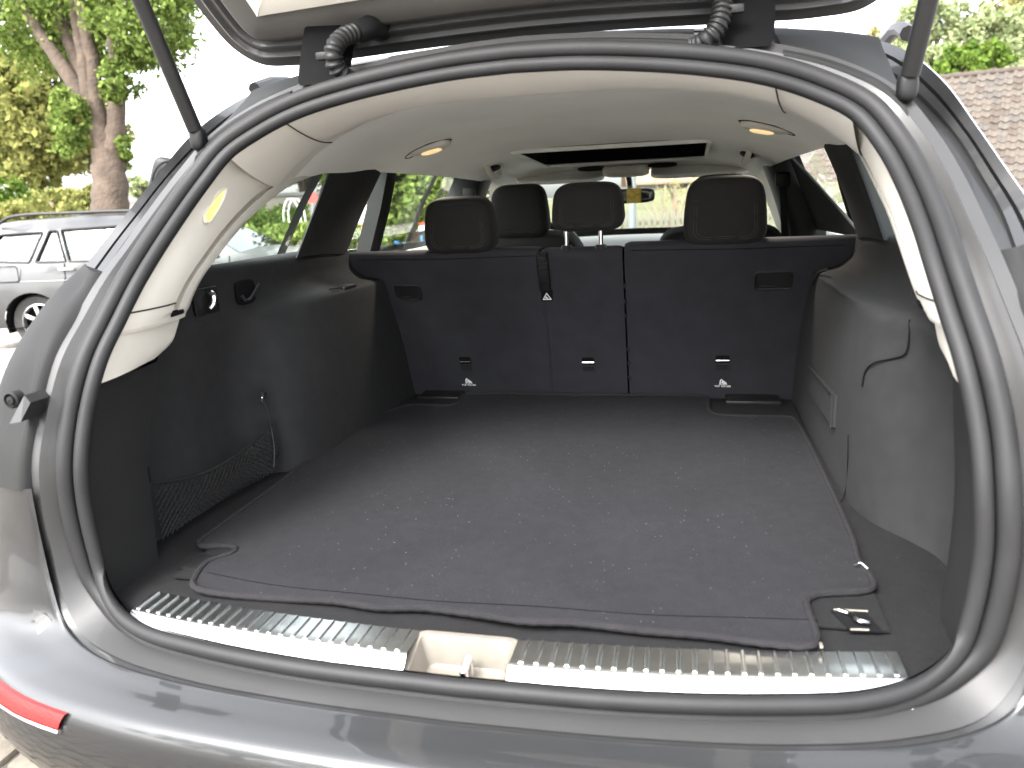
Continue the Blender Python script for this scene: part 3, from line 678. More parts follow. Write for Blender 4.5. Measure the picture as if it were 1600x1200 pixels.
P('latch_edge', tube(np.array([pt(515, 452, X=-.57), pt(540, 448, X=-.57), pt(562, 446, X=-.57)]), .0025, 6), greyp, sideL)
# right: pocket in the arch, latch, seam of the service flap
pk = [pt(1266, 571, X=.538), pt(1308, 619, X=.539), pt(1305, 668, X=.538), pt(1264, 607, X=.538)]
V, F = prism([p+np.array((-.006, 0, 0)) for p in pk], (.02, 0, 0)); pok = P('pocket_cover', (V, F), trimblk, sideR, smooth=False)
P('pocket_edge', tube(np.array([pk[0]+np.array((-.008, 0, .002)), pk[1]+np.array((-.008, 0, .002)), pk[2]+np.array((-.008, 0, 0))]), .0025, 6), greyp, sideR)
P('arch_latch', tube(res([pt(1268, 445, X=.545), pt(1278, 428, X=.553), pt(1292, 421, X=.56)], 8), .0035, 6), greyp, sideR)
def onside(s, px, py, lift=.003):
    d = ray(px, py); best = None; G_ = SIDE[s].reshape(-1, 3)-CAM; dn = d/np.linalg.norm(d)
    t = G_ @ dn; q = np.linalg.norm(G_-t[:, None]*dn, axis=1); ids = np.argsort(q)[:6]
    T_ = np.mean(t[ids]); return CAM+dn*(T_-lift)
seamp = [onside(1, x, y, .004) for x, y in ((1347, 604), (1352, 580), (1368, 566), (1395, 560), (1415, 552), (1420, 530), (1421, 500))]
P('flap_seam', tube(res(seamp, 24), .0015, 5), black, sideR)
seamp = [onside(1, x, y, .004) for x, y in ((1325, 680), (1324, 730), (1321, 765), (1312, 786), (1303, 780))]
P('flap_seam', tube(res(seamp, 20), .0009, 5), black, sideR)
P('lashing_hook', MB().add(*rbox(pt(1433, 438, X=.575), (.012, .012, .04), .004)), greyp, sideR)

# ---- D-pillar trims
zsd = [.943, .96, .985, 1.005, 1.015, 1.03, 1.06, 1.10, 1.13, 1.16, 1.19, 1.22, 1.25, 1.285]
Bx = [.590, .588, .586, .583, .577, .571, .564, .562, .560, .556, .556, .561, .574, .600]
By = [.262, .300, .318, .328, .331, .335, .358, .42, .47, .525, .60, .70, .86, .98]
sh = sealh[8*5:17*5]
for s in (-1, 1):
    A = np.array([(np.interp(z, sh[:, 2], sh[:, 0])-.012, np.interp(z, sh[:, 2], sh[:, 1])+.014, z) for z in zsd])
    A[0][2] = .935; A[1][2] = .954
    B_ = np.array(list(zip(Bx, By, zsd)))
    A, B_ = cr(A, 4), cr(B_, 4)
    inn = np.array([-.010, 0, 0]); slot = np.clip((np.arange(len(A))-14)/6, 0, 1)[:, None]*np.clip((len(A)-8-np.arange(len(A)))/5., 0, 1)[:, None]
    M1 = A*.36+B_*.64; M2 = A*.26+B_*.74; deep = np.array([.022, .01, 0])
    rl = [A+np.array([.012, .0, 0]), A, A*.8+B_*.2+inn*.8, A*.55+B_*.45+inn*1.2, M1+inn*.9, M1*.95+M2*.05+inn*.9+deep*slot, M2+inn*.8+deep*slot, M2*.97+B_*.03+inn*.8, A*.12+B_*.88+inn*.7, B_+inn*.2, B_+np.array([.012, .006, 0]), B_+np.array([.06, .03, 0])]
    sg = np.array([s, 1, 1])
    k0 = 12; mbd = MB()
    mbd.add(*grid([r[k0:]*sg for r in rl]))
    foot = [r[k0]*sg for r in rl[1:11]]; back_ = [p+np.array([.022*s, .012, .002]) for p in foot]
    mbd.add(*grid([foot, [p+np.array([.004*s, .002, -.006]) for p in foot], back_]))
    dt = P('pillar_trim', mbd, beige, sharp=45)
    low = [r[:k0+2]+np.array([.012*min(1, q/3.), .004*min(1, q/3.), 0]) for q, r in enumerate(rl)]
    low = [low[0], low[1], low[2], low[3], low[4], low[8], low[9], low[10], low[11]]
    P('pillar_trim_foot', grid([r*sg for r in low]), beige, dt, sharp=45)
    # seam across the trim and the dark slot end
    sm = [x[20]*sg+np.array([-.0006*s, -.0006, 0]) for x in rl[1:5]]
    P('trim_seam', tube(res(sm, 10, lin=True), .0013, 5), greyp, dt)
    c0 = (A*.34+B_*.66)[15]*sg; c1 = (A*.14+B_*.86)[15]*sg
    P('belt_slot', tube([c0+np.array([-.008*s, -.002, 0]), c1+np.array([-.007*s, -.004, .0])], .005, 8), black, dt)
    if s < 0:   # lit boot lamp
        ce = [pt(x, y, X=-.545) for x, y in ((323, 345), (320, 334), (330, 318), (341, 304), (354, 294), (352, 304), (345, 318), (334, 336))]
        def onD(px, py):   # lie on the trim surface
            g_ = np.concatenate([(r*sg) for r in rl[1:5]])-CAM; dn = ray(px, py); dn /= np.linalg.norm(dn); t = g_ @ dn; q_ = np.linalg.norm(g_-t[:, None]*dn, axis=1); i = np.argsort(q_)[:4]
            return CAM+dn*(np.average(t[i], weights=1/(q_[i]+1e-4))-.006)
        ol = [onD(x, y) for x, y in ((322, 346), (321, 336), (330, 318), (341, 303), (354, 293), (353, 303), (346, 319), (334, 338), (328, 346))]
        back = np.array((-.02, .006, -.004))
        V, F = prism(ol, back); P('boot_lamp', (V, F), lamp, dt, smooth=False)
        ring = res(ol, 40, closed=True); P('lamp_bezel', tube(ring+back*.1, .003, 6, closed=True), beige, dt)

# ---- headliner
def hl(Y):
    y_ = [.60, .66, .9, 1.2, 1.6, 1.9, 2.3, 2.5, 2.62]
    return [np.interp(Y, y_, q) for q in ([.545, .552, .575, .585, .58, .567, .54, .525, .51], [1.356, 1.364, 1.374, 1.366, 1.348, 1.330, 1.320, 1.303, 1.272], [1.215, 1.225, 1.25, 1.262, 1.262, 1.258, 1.245, 1.235, 1.215])]
def zl(x, Y):
    e, zc, ze = hl(Y); return zc-(zc-ze)*min(1.05, abs(x)/e)**3.8
ol = [(-hl(y)[0], y) for y in np.linspace(.70, 2.62, 16)]+[(hl(y)[0], y) for y in np.linspace(2.62, .70, 16)]
hole = [(-.315, 1.80), (.315, 1.80), (.315, 2.42), (-.315, 2.42)]
V, F = panel(ol, [hole], lambda x, y: (x, y, zl(x, y)), .06)
hd = P('headliner', (V, F), liner)
hs_ = cr([(h[0], h[1], h[2]) for h in offs(-.020, -.004)[16*5:22*5+1]], 1); hs_ = np.array(hs_); o_ = np.argsort(hs_[:, 0])
X0 = hs_[o_]; rows = []
a = np.linspace(-1, 1, 49)
r0 = np.array([(x, np.interp(abs(x), X0[:, 0], X0[:, 1]), np.interp(abs(x), X0[:, 0], X0[:, 2])) for x in a*X0[-1, 0]])
e6 = hl(.63)[0]
r3 = np.array([(x, .63-.0*abs(x), zl(x, .63)-.006) for x in a*e6]); r4 = np.array([(x, .655, zl(x, .655)+.004) for x in a*hl(.655)[0]]); r5 = np.array([(x, .71, zl(x, .71)) for x in a*hl(.71)[0]])
r1 = r0*.72+r3*.28-np.array([0, 0, .006]); r2 = r0*.3+r3*.7-np.array([0, 0, .007])
rows = cr(np.array([r0, r1, r2, r3]).reshape(4, -1), 4).reshape(-1, 49, 3)
rh = P('roof_rear_trim', grid(list(rows)+[r4, r5]), beige2, sharp=60)
for s in (-1, 1):
    j = 24+s*19; sm = [rows[k][j]+np.array([-s*.012*(k/12.), 0, -.0015]) for k in range(0, 13, 2)]
    P('trim_seam', tube(res(sm, 12), .0012, 5), greyp, rh)
# sunroof
mb = MB(); zz = 1.315
top = [(x*1.0, y, 1.362) for x, y in hole]; lowr = [(x, y, zl(x, y)) for x, y in hole]
mb.add(*grid([lowr, top], cu=True)); fr_ = P('sunroof_frame', mb, black, hd)
P('sunroof_lip', tube(res([(x*1.02, y, zl(x, y)-.001) for x, y in hole], 80, True, True), .007, 8, closed=True), liner, hd)
P('sunroof_glass', grid([[(-.315, 1.80, 1.36), (.315, 1.80, 1.36)], [(-.315, 2.42, 1.35), (.315, 2.42, 1.35)]]), sunglass, hd)
# reading lamps, coat-hook handles
for s in (-1, 1):
    Y = 1.30; x = s*.45; z = zl(x, Y)
    n = Vector((-s*.35, 0, -1)).normalized(); Rm = n.to_track_quat('Z', 'Y').to_matrix()
    bas = P('reading_lamp', pill((x, Y, z-.002), (.13, .075, .03), .7, Matrix.Rotation(s*.2, 3, 'Y')), beige, hd)
    P('lamp_lens', pill((x-s*.012, Y-.008, z-.013), (.06, .04, .014), .7, Matrix.Rotation(s*.2, 3, 'Y')), lampw, hd)
    ld = bpy.data.lights.new('reading_lamp_light', 'SPOT'); ld.energy = 1.6; ld.color = (1.0, .90, .76); ld.shadow_soft_size = .03; ld.spot_size = rad(140); ld.spot_blend = 1.0
    lo = bpy.data.objects.new('reading_lamp_light', ld); col.objects.link(lo); lo.location = (x-s*.02, Y-.01, z-.045)
    P('lamp_switch', pill((x+s*.048, Y-.004, z-.010), (.024, .03, .014), .8), lampw, hd)
    P('lamp_shadow_gap', tube(np.array([(x+s*.0+.068*math.cos(t), Y+.04*math.sin(t), zl(x+.068*math.cos(t), Y+.04*math.sin(t))-.001) for t in np.linspace(0, 2*pi, 24, endpoint=False)]), .0018, 5, closed=True), greyp, hd)
    Y = 2.05; x = s*.455; z = zl(x, Y)
    P('grab_handle', tube(res([(x, Y-.09, z+.005), (x-s*.008, Y-.07, z-.025), (x-s*.01, Y, z-.034), (x-s*.008, Y+.07, z-.025), (x, Y+.09, z+.005)], 16), .010, 10), beige, hd)
    P('handle_recess', pill((x-s*.002, Y, z-.004), (.05, .10, .02), .7, Matrix.Rotation(s*.35, 3, 'Y')), greyp, hd)
# visors, console, mirror
for x0, x1 in ((-.47, -.09), (.10, .49)):
    P('sun_visor', pill(((x0+x1)/2, 2.56, 1.262), (x1-x0, .16, .022), .35, Matrix.Rotation(.35, 3, 'X')), liner, hd)
    P('visor_pivot', pill((x0+.05 if x0 > 0 else x1-.05, 2.50, 1.283), (.12, .05, .02), .7), greyp, hd)
P('roof_console', pill((0.0, 2.52, 1.268), (.19, .20, .05), .5), beige, hd)
mir_ = P('rear_view_mirror', pill((.005, 2.60, 1.165), (.22, .035, .062), .45), blackp)
P('mirror_glass', pill((.005, 2.583, 1.165), (.205, .006, .05), .4), darkwin, mir_)
P('mirror_stalk', tube(res([(.005, 2.62, 1.17), (.005, 2.66, 1.21), (.0, 2.62, 1.262)], 8), .012, 8), blackp, mir_)
card = obj('hanging_card', *rbox((.028, 2.570, 1.165), (.060, .003, .062), .001), yellow)
tag(card, 'small yellow card hanging in front of the rear-view mirror', 'card')
Vc, Fc = tube(res([(.028, 2.570, 1.195), (.02, 2.585, 1.205), (.008, 2.61, 1.19)], 6), .001, 5); obj('cord', Vc, Fc, black, card)

# ---- window-pillar trims, doors, dashboard
for s in (-1, 1):
    sg = np.array([s, 1, 1])
    # C pillar
    b = [(.76, 1.06, 1.05), (.66, .875, 1.057), (.640, .845, 1.06), (.640, .98, 1.058), (.642, 1.10, 1.05), (.66, 1.15, 1.045), (.78, 1.19, 1.045)]
    m_ = [(.725, 1.13, 1.15), (.632, .93, 1.16), (.613, .90, 1.16), (.612, 1.03, 1.16), (.615, 1.17, 1.16), (.635, 1.225, 1.15), (.74, 1.25, 1.15)]
    t_ = [(.68, 1.20, 1.285), (.597, .985, 1.28), (.576, .955, 1.275), (.572, 1.09, 1.28), (.572, 1.25, 1.285), (.59, 1.315, 1.285), (.68, 1.33, 1.285)]
    G_ = np.array([cr(r, 4) for r in (b, m_, t_)]); G_ = np.array([cr(G_[:, j], 5) for j in range(G_.shape[1])]).transpose(1, 0, 2)
    P('window_pillar_trim', grid([r*sg for r in G_]), trimblk)
    # B pillar
    b = [(.74, 2.12, .80), (.655, 2.14, .80), (.635, 2.18, .80), (.64, 2.30, .80), (.74, 2.34, .80)]
    m_ = [(.73, 2.14, 1.05), (.62, 2.16, 1.05), (.60, 2.20, 1.05), (.605, 2.31, 1.05), (.72, 2.35, 1.05)]
    t_ = [(.64, 2.20, 1.29), (.545, 2.21, 1.275), (.525, 2.25, 1.27), (.53, 2.34, 1.27), (.63, 2.37, 1.28)]
    G_ = np.array([cr(r, 3) for r in (b, m_, t_)]); G_ = np.array([cr(G_[:, j], 5) for j in range(G_.shape[1])]).transpose(1, 0, 2)
    bp_ = P('belt_pillar_trim', grid([r*sg for r in G_]), blackp)
    P('seat_belt', grid([[(s*.592, 2.165, 1.21), (s*.635, 2.165, .80)], [(s*.575, 2.175, 1.21), (s*.60, 2.175, .80)]]), greyp, bp_)
    box('belt_guide', (s*.585, 2.17, 1.20), (.05, .02, .05), blackp, bp_, .006)
    # divider of the rear door window and door linings
    P('window_divider', grid([[(s*(x+dx), y+dy, z) for x, y, z in ((.755, 1.50, .99), (.70, 1.515, 1.16), (.655, 1.535, 1.34))] for dx, dy in ((.03, -.03), (-.02, -.035), (-.03, -.02), (-.03, .02), (-.02, .035), (.03, .03))]), greyp)
    P('door_lining', grid([[(s*x, y, z) for y in (1.18, 1.6, 2.0, 2.3, 2.8, 3.2)] for x, z in ((.68, .45), (.70, .75), (.725, .90), (.74, .985), (.76, 1.005), (.80, 1.0))]), beige)
    P('footwell_carpet', grid([[(s*x, y, .42) for x in (.05, .70)] for y in (1.30, 2.3, 3.0)]), greyp)
    # A pillar trim
    P('screen_pillar_trim', grid([[(s*(x+dx), y+dy, z+dz) for x, y, z in ((.505, 2.55, 1.245), (.55, 2.72, 1.195), (.62, 2.95, 1.10), (.70, 3.25, .96))] for dx, dy, dz in ((.09, -.02, 0), (.02, -.03, 0), (-.012, 0, 0), (-.012, .06, .01), (.03, .12, .03))]), beige)
bl_ = [(2.17, 1.285), (2.10, 1.272), (1.75, 1.175), (1.31, 1.035), (2.17, 1.02)]
fb = lambda y, z: (np.interp(z, [1.02, 1.29], [.705, .600]), y, z)
V, F = panel(bl_, [], fb, .1); wb_ = P('window_blind', (V, F), trimblk)
P('blind_edge', tube(np.array([fb(y, z) for y, z in res([(y, z, 0) for y, z in bl_[1:4]], 16)[:, :2]]), .004, 6), postm, wb_)
dash = P('dashboard', grid([[(x, y-.05*(1-abs(x)), z+.012*math.cos(3*x)) for x in np.linspace(-.74, .74, 17)] for y, z in ((2.72, .70), (2.70, .86), (2.74, .93), (2.82, .955), (3.0, .965), (3.4, .955))]), gatetrim)
t = np.linspace(0, 2*pi, 40, endpoint=False)
P('steering_wheel', tube(np.array([(-.365+.185*math.cos(q), 2.50+.185*math.sin(q)*.40, .885+.185*math.sin(q)*.92) for q in t]), .016, 10, closed=True), blackp)

# ---- rear seat backs
SP = np.array((0, 1.28, .62)); SNn = np.array((0, 1, .353)); SU = np.array((0, -.353, 1.0)); SU_ = SU/np.linalg.norm(SU); SN_ = SNn/np.linalg.norm(SNn)
def pseat(px, py, lift=.0):
    d = ray(px, py); t_ = ((SP-CAM) @ SNn)/(d @ SNn); return CAM+t_*d-SN_*lift
Rseat = Matrix(((1, 0, 0), (0, SN_[1], SU_[1]), (0, SN_[2], SU_[2])))
def onseat(x, zz, lift=0): return SP+np.array((x, 0, 0))+SU_*((zz-.62)/SU_[2])-SN_*lift
def seatback(x0, x1, name, zt=1.047):
    sec = [(1.305, .55), (1.28+.353*.0, .62), (1.28-.353*.2, .82), (1.28-.353*.36, .98), (1.28-.353*.395, zt-.030), (1.28-.353*.405, zt-.014), (1.145, zt-.003), (1.16, zt), (1.20, zt+.001), (1.235, zt-.006), (1.255, zt-.03), (1.34, .80), (1.43, .55)]
    cy, cz = 1.26, .82; rl = []
    for x, k, zz in ((x0+.006, .93, -.012), (x0+.001, .975, -.006), (x0, .985, -.004), (x0+.012, 1, 0), ((x0+x1)/2, 1, .0), (x1-.012, 1, 0), (x1, .985, -.004), (x1-.001, .975, -.006), (x1-.006, .93, -.012)):
        rl.append([(x, cy+(y-cy)*k, z+(zz if z > .9 else 0)) for y, z in sec])
    V, F = grid(rl, cu=True); n = len(sec); F = list(F)+[tuple(range(n)), tuple(range((len(rl)-1)*n, len(rl)*n))]
    return P(name, (V, F), seatblk, sharp=50)
sL = seatback(-.70, -.1165, 'rear_seat_back'); sC = seatback(-.1125, .0985, 'rear_seat_back', 1.043); sR = seatback(.1035, .70, 'rear_seat_back', 1.052)
def headrest(seat, c, w_, h_, d_, posts=None, tilt=.12, zseat=1.04, sq=.42):
    Rm = Matrix.Rotation(tilt, 3, 'X'); V, F = pill((0, 0, 0), (w_, d_, h_), sq, None, 40, 22)
    mb = MB(); V = np.array(V)
    f_ = V[:, 2]/h_+.5; V[:, 0] *= 1.0-.14*np.clip(f_, 0, 1)**2; V[:, 1] *= .72+.28*np.clip(1.2-f_, 0, 1)
    mb.add([tuple(Rm @ Vector(v)+Vector(c)) for v in V], F); mb.k = 1
    for k in (.36, .33):
        L_ = [(-w_*k, -d_*.45, h_*.2), (-w_*k, -d_*.5, 0), (-w_*k, -d_*.52, -h_*(k-.08)), (-w_*(k-.06), -d_*.52, -h_*k), (0, -d_*.52, -h_*k), (w_*(k-.06), -d_*.52, -h_*k), (w_*k, -d_*.52, -h_*(k-.08)), (w_*k, -d_*.5, 0), (w_*k, -d_*.45, h_*.2)]
        Q = res(L_, 50); 
        # drop the line on the pad surface
        for i, q in enumerate(Q):
            d2 = (V[:, 0]-q[0])**2+(V[:, 2]-q[2])**2+(V[:, 1] > 0)*9; j = np.argsort(d2)[:3]; Q[i, 1] = np.average(V[j, 1], weights=1/(d2[j]+1e-6))-.0006
        mb.add(*tube(np.array([tuple(Rm @ Vector(q)+Vector(c)) for q in Q]), .00075, 4))
    P('headrest', mb, [headr, stitch], seat)
    for x in posts or ():
        P('headrest_post', tube([(x, c[1]+.0, zseat-.03), (x, c[1]-.0, c[2]-h_*.3)], .0058, 12), chrome, seat)
        P('post_collar', tube([(x, c[1], zseat-.006), (x, c[1], zseat+.008)], [.018, .013], 14), blackp, seat)
headrest(sL, (-.329, 1.17, 1.112), .196, .145, .10, (-.392, -.283), zseat=1.045)
headrest(sC, (.012, 1.16, 1.146), .186, .118, .095, (-.046, .043), zseat=1.042)
headrest(sR, (.347, 1.17, 1.122), .202, .165, .10, (.29, .41), zseat=1.05)
for seat, px, py, w_, h_ in ((sL, 638, 457, .072, .042), (sR, 1208, 438, .085, .046)):
    c = pseat(px, py, .0)
    o2 = [c+np.array((x, 0, 0))+SU_*y for x, y in rr2(w_, h_, .008)]
    P('release_bezel', tube(res([p-SN_*.001 for p in o2], 48, True, True), .0028, 6, closed=True), blackp, seat)
    V, F = prism([c+(np.array(p)-c)*.93-SN_*.0015 for p in o2], SN_*.01); P('release_handle', (V, F), blackp, seat, smooth=False)
    P('handle_lip', tube([c+np.array((-w_*.38, 0, 0))-SU_*h_*.32-SN_*.004, c+np.array((w_*.06, 0, 0))-SU_*h_*.32-SN_*.004], .0028, 6), greyp, seat)
for seat, px, py, w_ in ((sL, 727, 563, .034), (sC, 919, 564, .034), (sR, 1129, 561, .036)):
    c = pseat(px, py)
    V, F = prism([c+np.array((x, 0, 0))+SU_*y-SN_*.0015 for x, y in rr2(w_, .022, .003)], SN_*.008); P('tether_slot', (V, F), black, seat, smooth=False)
    P('tether_bar', tube([c+np.array((-w_*.46, 0, 0))-SU_*.003-SN_*.003, c+np.array((w_*.46, 0, 0))-SU_*.003-SN_*.003], .0018, 8), chrome, seat)
    V, F = prism([c+np.array((x, 0, 0))+SU_*(y-.024)-SN_*.0018, ][:0] or [c+np.array((x, 0, 0))+SU_*(y-.025)-SN_*.0018 for x, y in rr2(w_, .016, .003)], SN_*.006); P('tether_cap', (V, F), greyp, seat, smooth=False)
# printed marks on the seat backs
def flat(name, polys, c, m, seat, lift=.0022):
    mb = MB()
    for V2, F2 in polys: mb.add([c+np.array((x, 0, 0))+SU_*y-SN_*lift for x, y, *_ in V2], F2)
    P(name, mb, m, seat, smooth=False)
def poly(p): return ([tuple(q) for q in p], [tuple(range(len(p)))])
TT = text_mesh('TOP TETHER', .0075)
def seaticon():
    P_ = [poly([(-.0085, 0), (-.0075, .012), (-.0035, .0165), (-.002, .0165), (-.0025, .0145), (-.0045, .011), (-.0055, .0015), (-.004, 0)]),
          poly([(-.0035, .002), (-.0015, .0135), (.0005, .013), (.001, .002)])]
    for k in range(3): P_.append(poly([(.0018+.003*k, .0), (.0015+.003*k, .012-.003*k), (.004+.003*k, .010-.003*k), (.0043+.003*k, 0)]))
    P_.append(poly([(-.010, -.0018), (.012, -.0018), (.012, -.0004), (-.010, -.0004)])); return P_
for seat, px, py in ((sL, 733, 601), (sR, 1129, 603)):
    c = pseat(px, py); flat('lettering', [TT], c, whitep, seat); flat('seat_symbol', [([(x, y+.0075) for x, y in v], f) for v, f in seaticon()], c, whitep, seat)
# belt guide and warning mark by the centre seat
c = pseat(850, 424)
P('belt_guide', MB().add(*rbox(c-SN_*.004, (.030, .022, .105), .005, 2, Rseat)), blackp, sC)
P('belt_mouth', MB().add(*rbox(pseat(849, 400, .016), (.022, .012, .016), .003, 2, Rseat)), greyp, sC)
for k in range(4): P('guide_rib', tube([pseat(845, 408+9*k, .018), pseat(856, 407+9*k, .018)], .0015, 6), greyp, sC)
V, F = prism([pseat(846, 453, .003), pseat(864, 453, .003), pseat(864, 470, .003), pseat(846, 470, .003)], SN_*.004); P('warning_plate', (V, F), black, sC, smooth=False)
tri = lambda k: [(-.0125*k, -.0085*k), (.0125*k, -.0085*k), (0, .0125*k)]
mb = MB(); o1 = [np.array(p) for p in tri(1)]; o2 = [np.array(p) for p in tri(.68)]; cw = pseat(855, 463)
mb.add([cw+np.array((p[0], 0, 0))+SU_*p[1]-SN_*.0036 for p in o1+o2], [(0, 1, 4, 3), (1, 2, 5, 4), (2, 0, 3, 5)])
mb.add([cw+np.array((x, 0, 0))+SU_*y-SN_*.0036 for x, y in ((-.004, -.0045), (.0045, -.0045), (.002, -.002), (-.001, -.001), (-.0022, .003), (-.0038, .002))], [(0, 1, 2, 3, 4, 5)])
P('warning_triangle', mb, whitep, sC, smooth=False)
for py in (446, 470, 492, 545, 566, 590):      # latch bits in the right-hand seat gap
    P('gap_clip', MB().add(*rbox(pseat(976+(py-446)*.055, py, .004), (.006, .008, .012), .002, 2, Rseat)), greyp, sC)
P('seat_edge', tube([pseat(842, 396, -.004), pseat(863, 612, -.004)], .007, 8), seatblk, sL)
for k, (x0, x1, z0) in enumerate(((-.62, -.13, 1.03), (.12, .62, 1.035))):
    P('back_seam', tube([onseat(x0, z0, .0008), onseat((x0+x1)/2, z0-.004, .0008), onseat(x1, z0-.002, .0004)], .0008, 5), black, (sL, sR)[k])
# front seats
for x in (-.36, .37):
    V, F = pill((x, 2.13, .80), (.46, .16, .50), .35, Matrix.Rotation(.2, 3, 'X'), 40, 24); fs = P('front_seat_back', (V, F), headr)
    headrest(fs, (x, 2.06, 1.128), .225, .195, .11, (x-.06, x+.06), zseat=1.02, sq=.4)

# ---- sill plate with ribs, catch well and striker
def bow(x): return -.048*(1-(x/.52)**2)
def sill(x, t, dz=0):     # t 0 back edge, 1 front edge
    y = bow(x)*np.interp(t, [0, 1], [.95, 1.0])+np.interp(t, [0, .62, .66, 1], [.075, .022, .018, -.008]); z = np.interp(t, [0, .03, .62, .66, 1], [.618, .6215, .6215, .6195, .598]); return np.array((x, y, z+dz))
hx0, hx1 = -.077, .055
for x0, x1, nm in ((-.513, hx0, 'sill_plate'), (hx1, .513, 'sill_plate')):
    xs_ = np.linspace(x0, x1, 24)
    spl = P(nm, grid([[sill(x, t) for x in xs_] for t in (0, .03, .3, .6, .64, .68, .8, .95, 1.0)]), alu, sharp=25)
    n = int((x1-x0)/.0188)
    for k in range(n):
        x = x0+.008+k*.0188 if x0 < 0 else x0+.014+k*.0188
        if x > x1-.004: break
        p0 = sill(x, .06, .0005); p1 = sill(x, .59, .0005)
        P('rib', tube(res([p0, p0*.5+p1*.5, p1], 4), .0026, 6), alu, spl)
mb = MB(); cx = (hx0+hx1)/2
def well(x, y, z): return (x, y+bow(x), z)
ra = [well(x, y, z) for x, y, z in ((hx0-.004, .076, .6225), (hx1+.004, .076, .6225), (hx1+.004, -.010, .599), (hx0-.004, -.010, .599))]
rb = [well(x, y, z) for x, y, z in ((hx0+.004, .070, .622), (hx1-.004, .070, .622), (hx1-.004, -.006, .597), (hx0+.004, -.006, .597))]
rc = [well(x, y, z) for x, y, z in ((hx0+.016, .060, .585), (hx1-.014, .060, .585), (hx1-.014, .004, .575), (hx0+.016, .004, .575))]
rd = [well(x, y, z) for x, y, z in ((hx0+.02, .055, .582), (hx1-.018, .055, .582), (hx1-.018, .008, .572), (hx0+.02, .008, .572))]
def rounded(q, n=40): 
    q = [np.array(p) for p in q]; o = []
    for i in range(4):
        a, b, c = q[i-1], q[i], q[(i+1) % 4]; 
        for t in np.linspace(0, 1, 6): o.append((1-t)**2*(b+(a-b)*.14)+2*t*(1-t)*b+t*t*(b+(c-b)*.14))
    return np.array(o)
rl = [rounded(q) for q in (ra, rb, rc, rd)]
V, F = grid(rl, cu=True); F = list(F)+[tuple(range(3*24, 4*24))]
cw_ = P('catch_well', (V, F), zinc, sharp=30)
P('striker', tube([(-.005, -.025, .57), (-.005, -.022, .60), (-.003, -.005, .609), (-.003, .0, .60), (-.003, .0, .57)], .0055, 12), chrome, cw_)
# lashing eye, right
c = pt(1338, 972, Z=FZ+.002)
V, F = prism([c+np.array((x, y, 0)) for x, y in ((-.028, .02), (.016, .022), (.026, -.022), (-.012, -.026))], (0, 0, .003)); le = P('lashing_plate', (V, F), black, smooth=False)
P('lashing_ring', tube(res([c+np.array(q) for q in ((-.018, .018, .006), (-.004, .004, .008), (-.002, -.012, .010), (.012, -.014, .008))], 10), .003, 8), chrome, le)
for dx in ((-.024, .021, .018, .023), (-.012, -.026, .01, -.024)): P('plate_edge', tube([c+np.array((dx[0], dx[1], .004)), c+np.array((dx[2], dx[3], .004))], .0014, 6), zinc, le)
P('lashing_eye', MB().add(*rbox(pt(1283, 1008, Z=.63), (.004, .010, .004), .0015)), zinc, le)
V, F = rbox(pt(318, 880, Z=FZ+.003), (.05, .05, .006), .003, 2, Matrix.Rotation(-.1, 3, 'Z')); P('lashing_plate', (V, F), blackp)

# ================================================================== BOOT MAT
MO = [(728, 617), (900, 617), (1100, 619), (1107, 624), (1109, 640), (1120, 647), (1180, 650), (1236, 651), (1246, 660), (1275, 715), (1310, 790), (1334, 848), (1341, 876), (1362, 903), (1364, 916), (1352, 922),
      (1275, 928), (1261, 936), (1262, 950), (1276, 992), (1268, 1004), (1200, 1003), (1100, 991), (1000, 983), (900, 975), (820, 974), (740, 960), (660, 948), (590, 947), (520, 936), (420, 928), (318, 920), (302, 914),
      (304, 902), (326, 876), (364, 862), (368, 855), (354, 851), (318, 852), (312, 845), (330, 830), (420, 765), (500, 705), (560, 668), (600, 645), (640, 633), (700, 634), (716, 629)]
mo = np.array([pt(x, y, Z=FZ+.009)[:2] for x, y in MO])
mo = res([(p[0], p[1], 0) for p in mo], 240, closed=True)[:, :2]
def wave(x, y):
    e = math.exp(-((y-.09-bow(x))/.09)**2); return FZ+.0085+.003*e*math.sin(9*x+1.2)+.0014*e*math.sin(23*x)+.0012*math.sin(4*x+2*y)
V, F = panel([tuple(p) for p in mo], [], lambda x, y: (x, y, wave(x, y)), .03)
boot_mat = obj('boot_mat', V, F, matcarpet)
tag(boot_mat, 'black carpet mat with stitched border lying on the boot floor', 'mat')
for k in range(1):
    ring = np.array([(x, y, wave(x, y)-.001) for x, y in res([(p[0], p[1], 0) for p in mo], 700, closed=True)[:, :2]])
    r = .0052+.0005*np.sin(np.arange(700)*1.9); obj('border', *tube(ring, r, 8, closed=True), carpet('border_yarn', (.016, .0155, .017), .0, .1), boot_mat)
sk = np.array([(x, y, wave(x, y)+.0006) for x, y in np.stack([np.linspace(-.46, .43, 60), np.array([.135+bow(x)*.9 for x in np.linspace(-.46, .43, 60)])], 1)])
obj('stitch_line', *tube(sk, .0007, 5), black, boot_mat)
cl = pt(1345, 886, Z=FZ+.013); obj('clip', *tube(res([cl+np.array(q) for q in ((-.008, .003, 0), (0, .006, .004), (.009, -.004, 0))], 8), .0016, 6), chrome, boot_mat)

# ================================================================== OUTDOORS
rightv = np.array((ROT[0][0], ROT[1][0])); rightv /= np.linalg.norm(rightv)
fwdv = np.array((-rightv[1], rightv[0]))
CAMYAW = math.atan2(rightv[1], rightv[0])
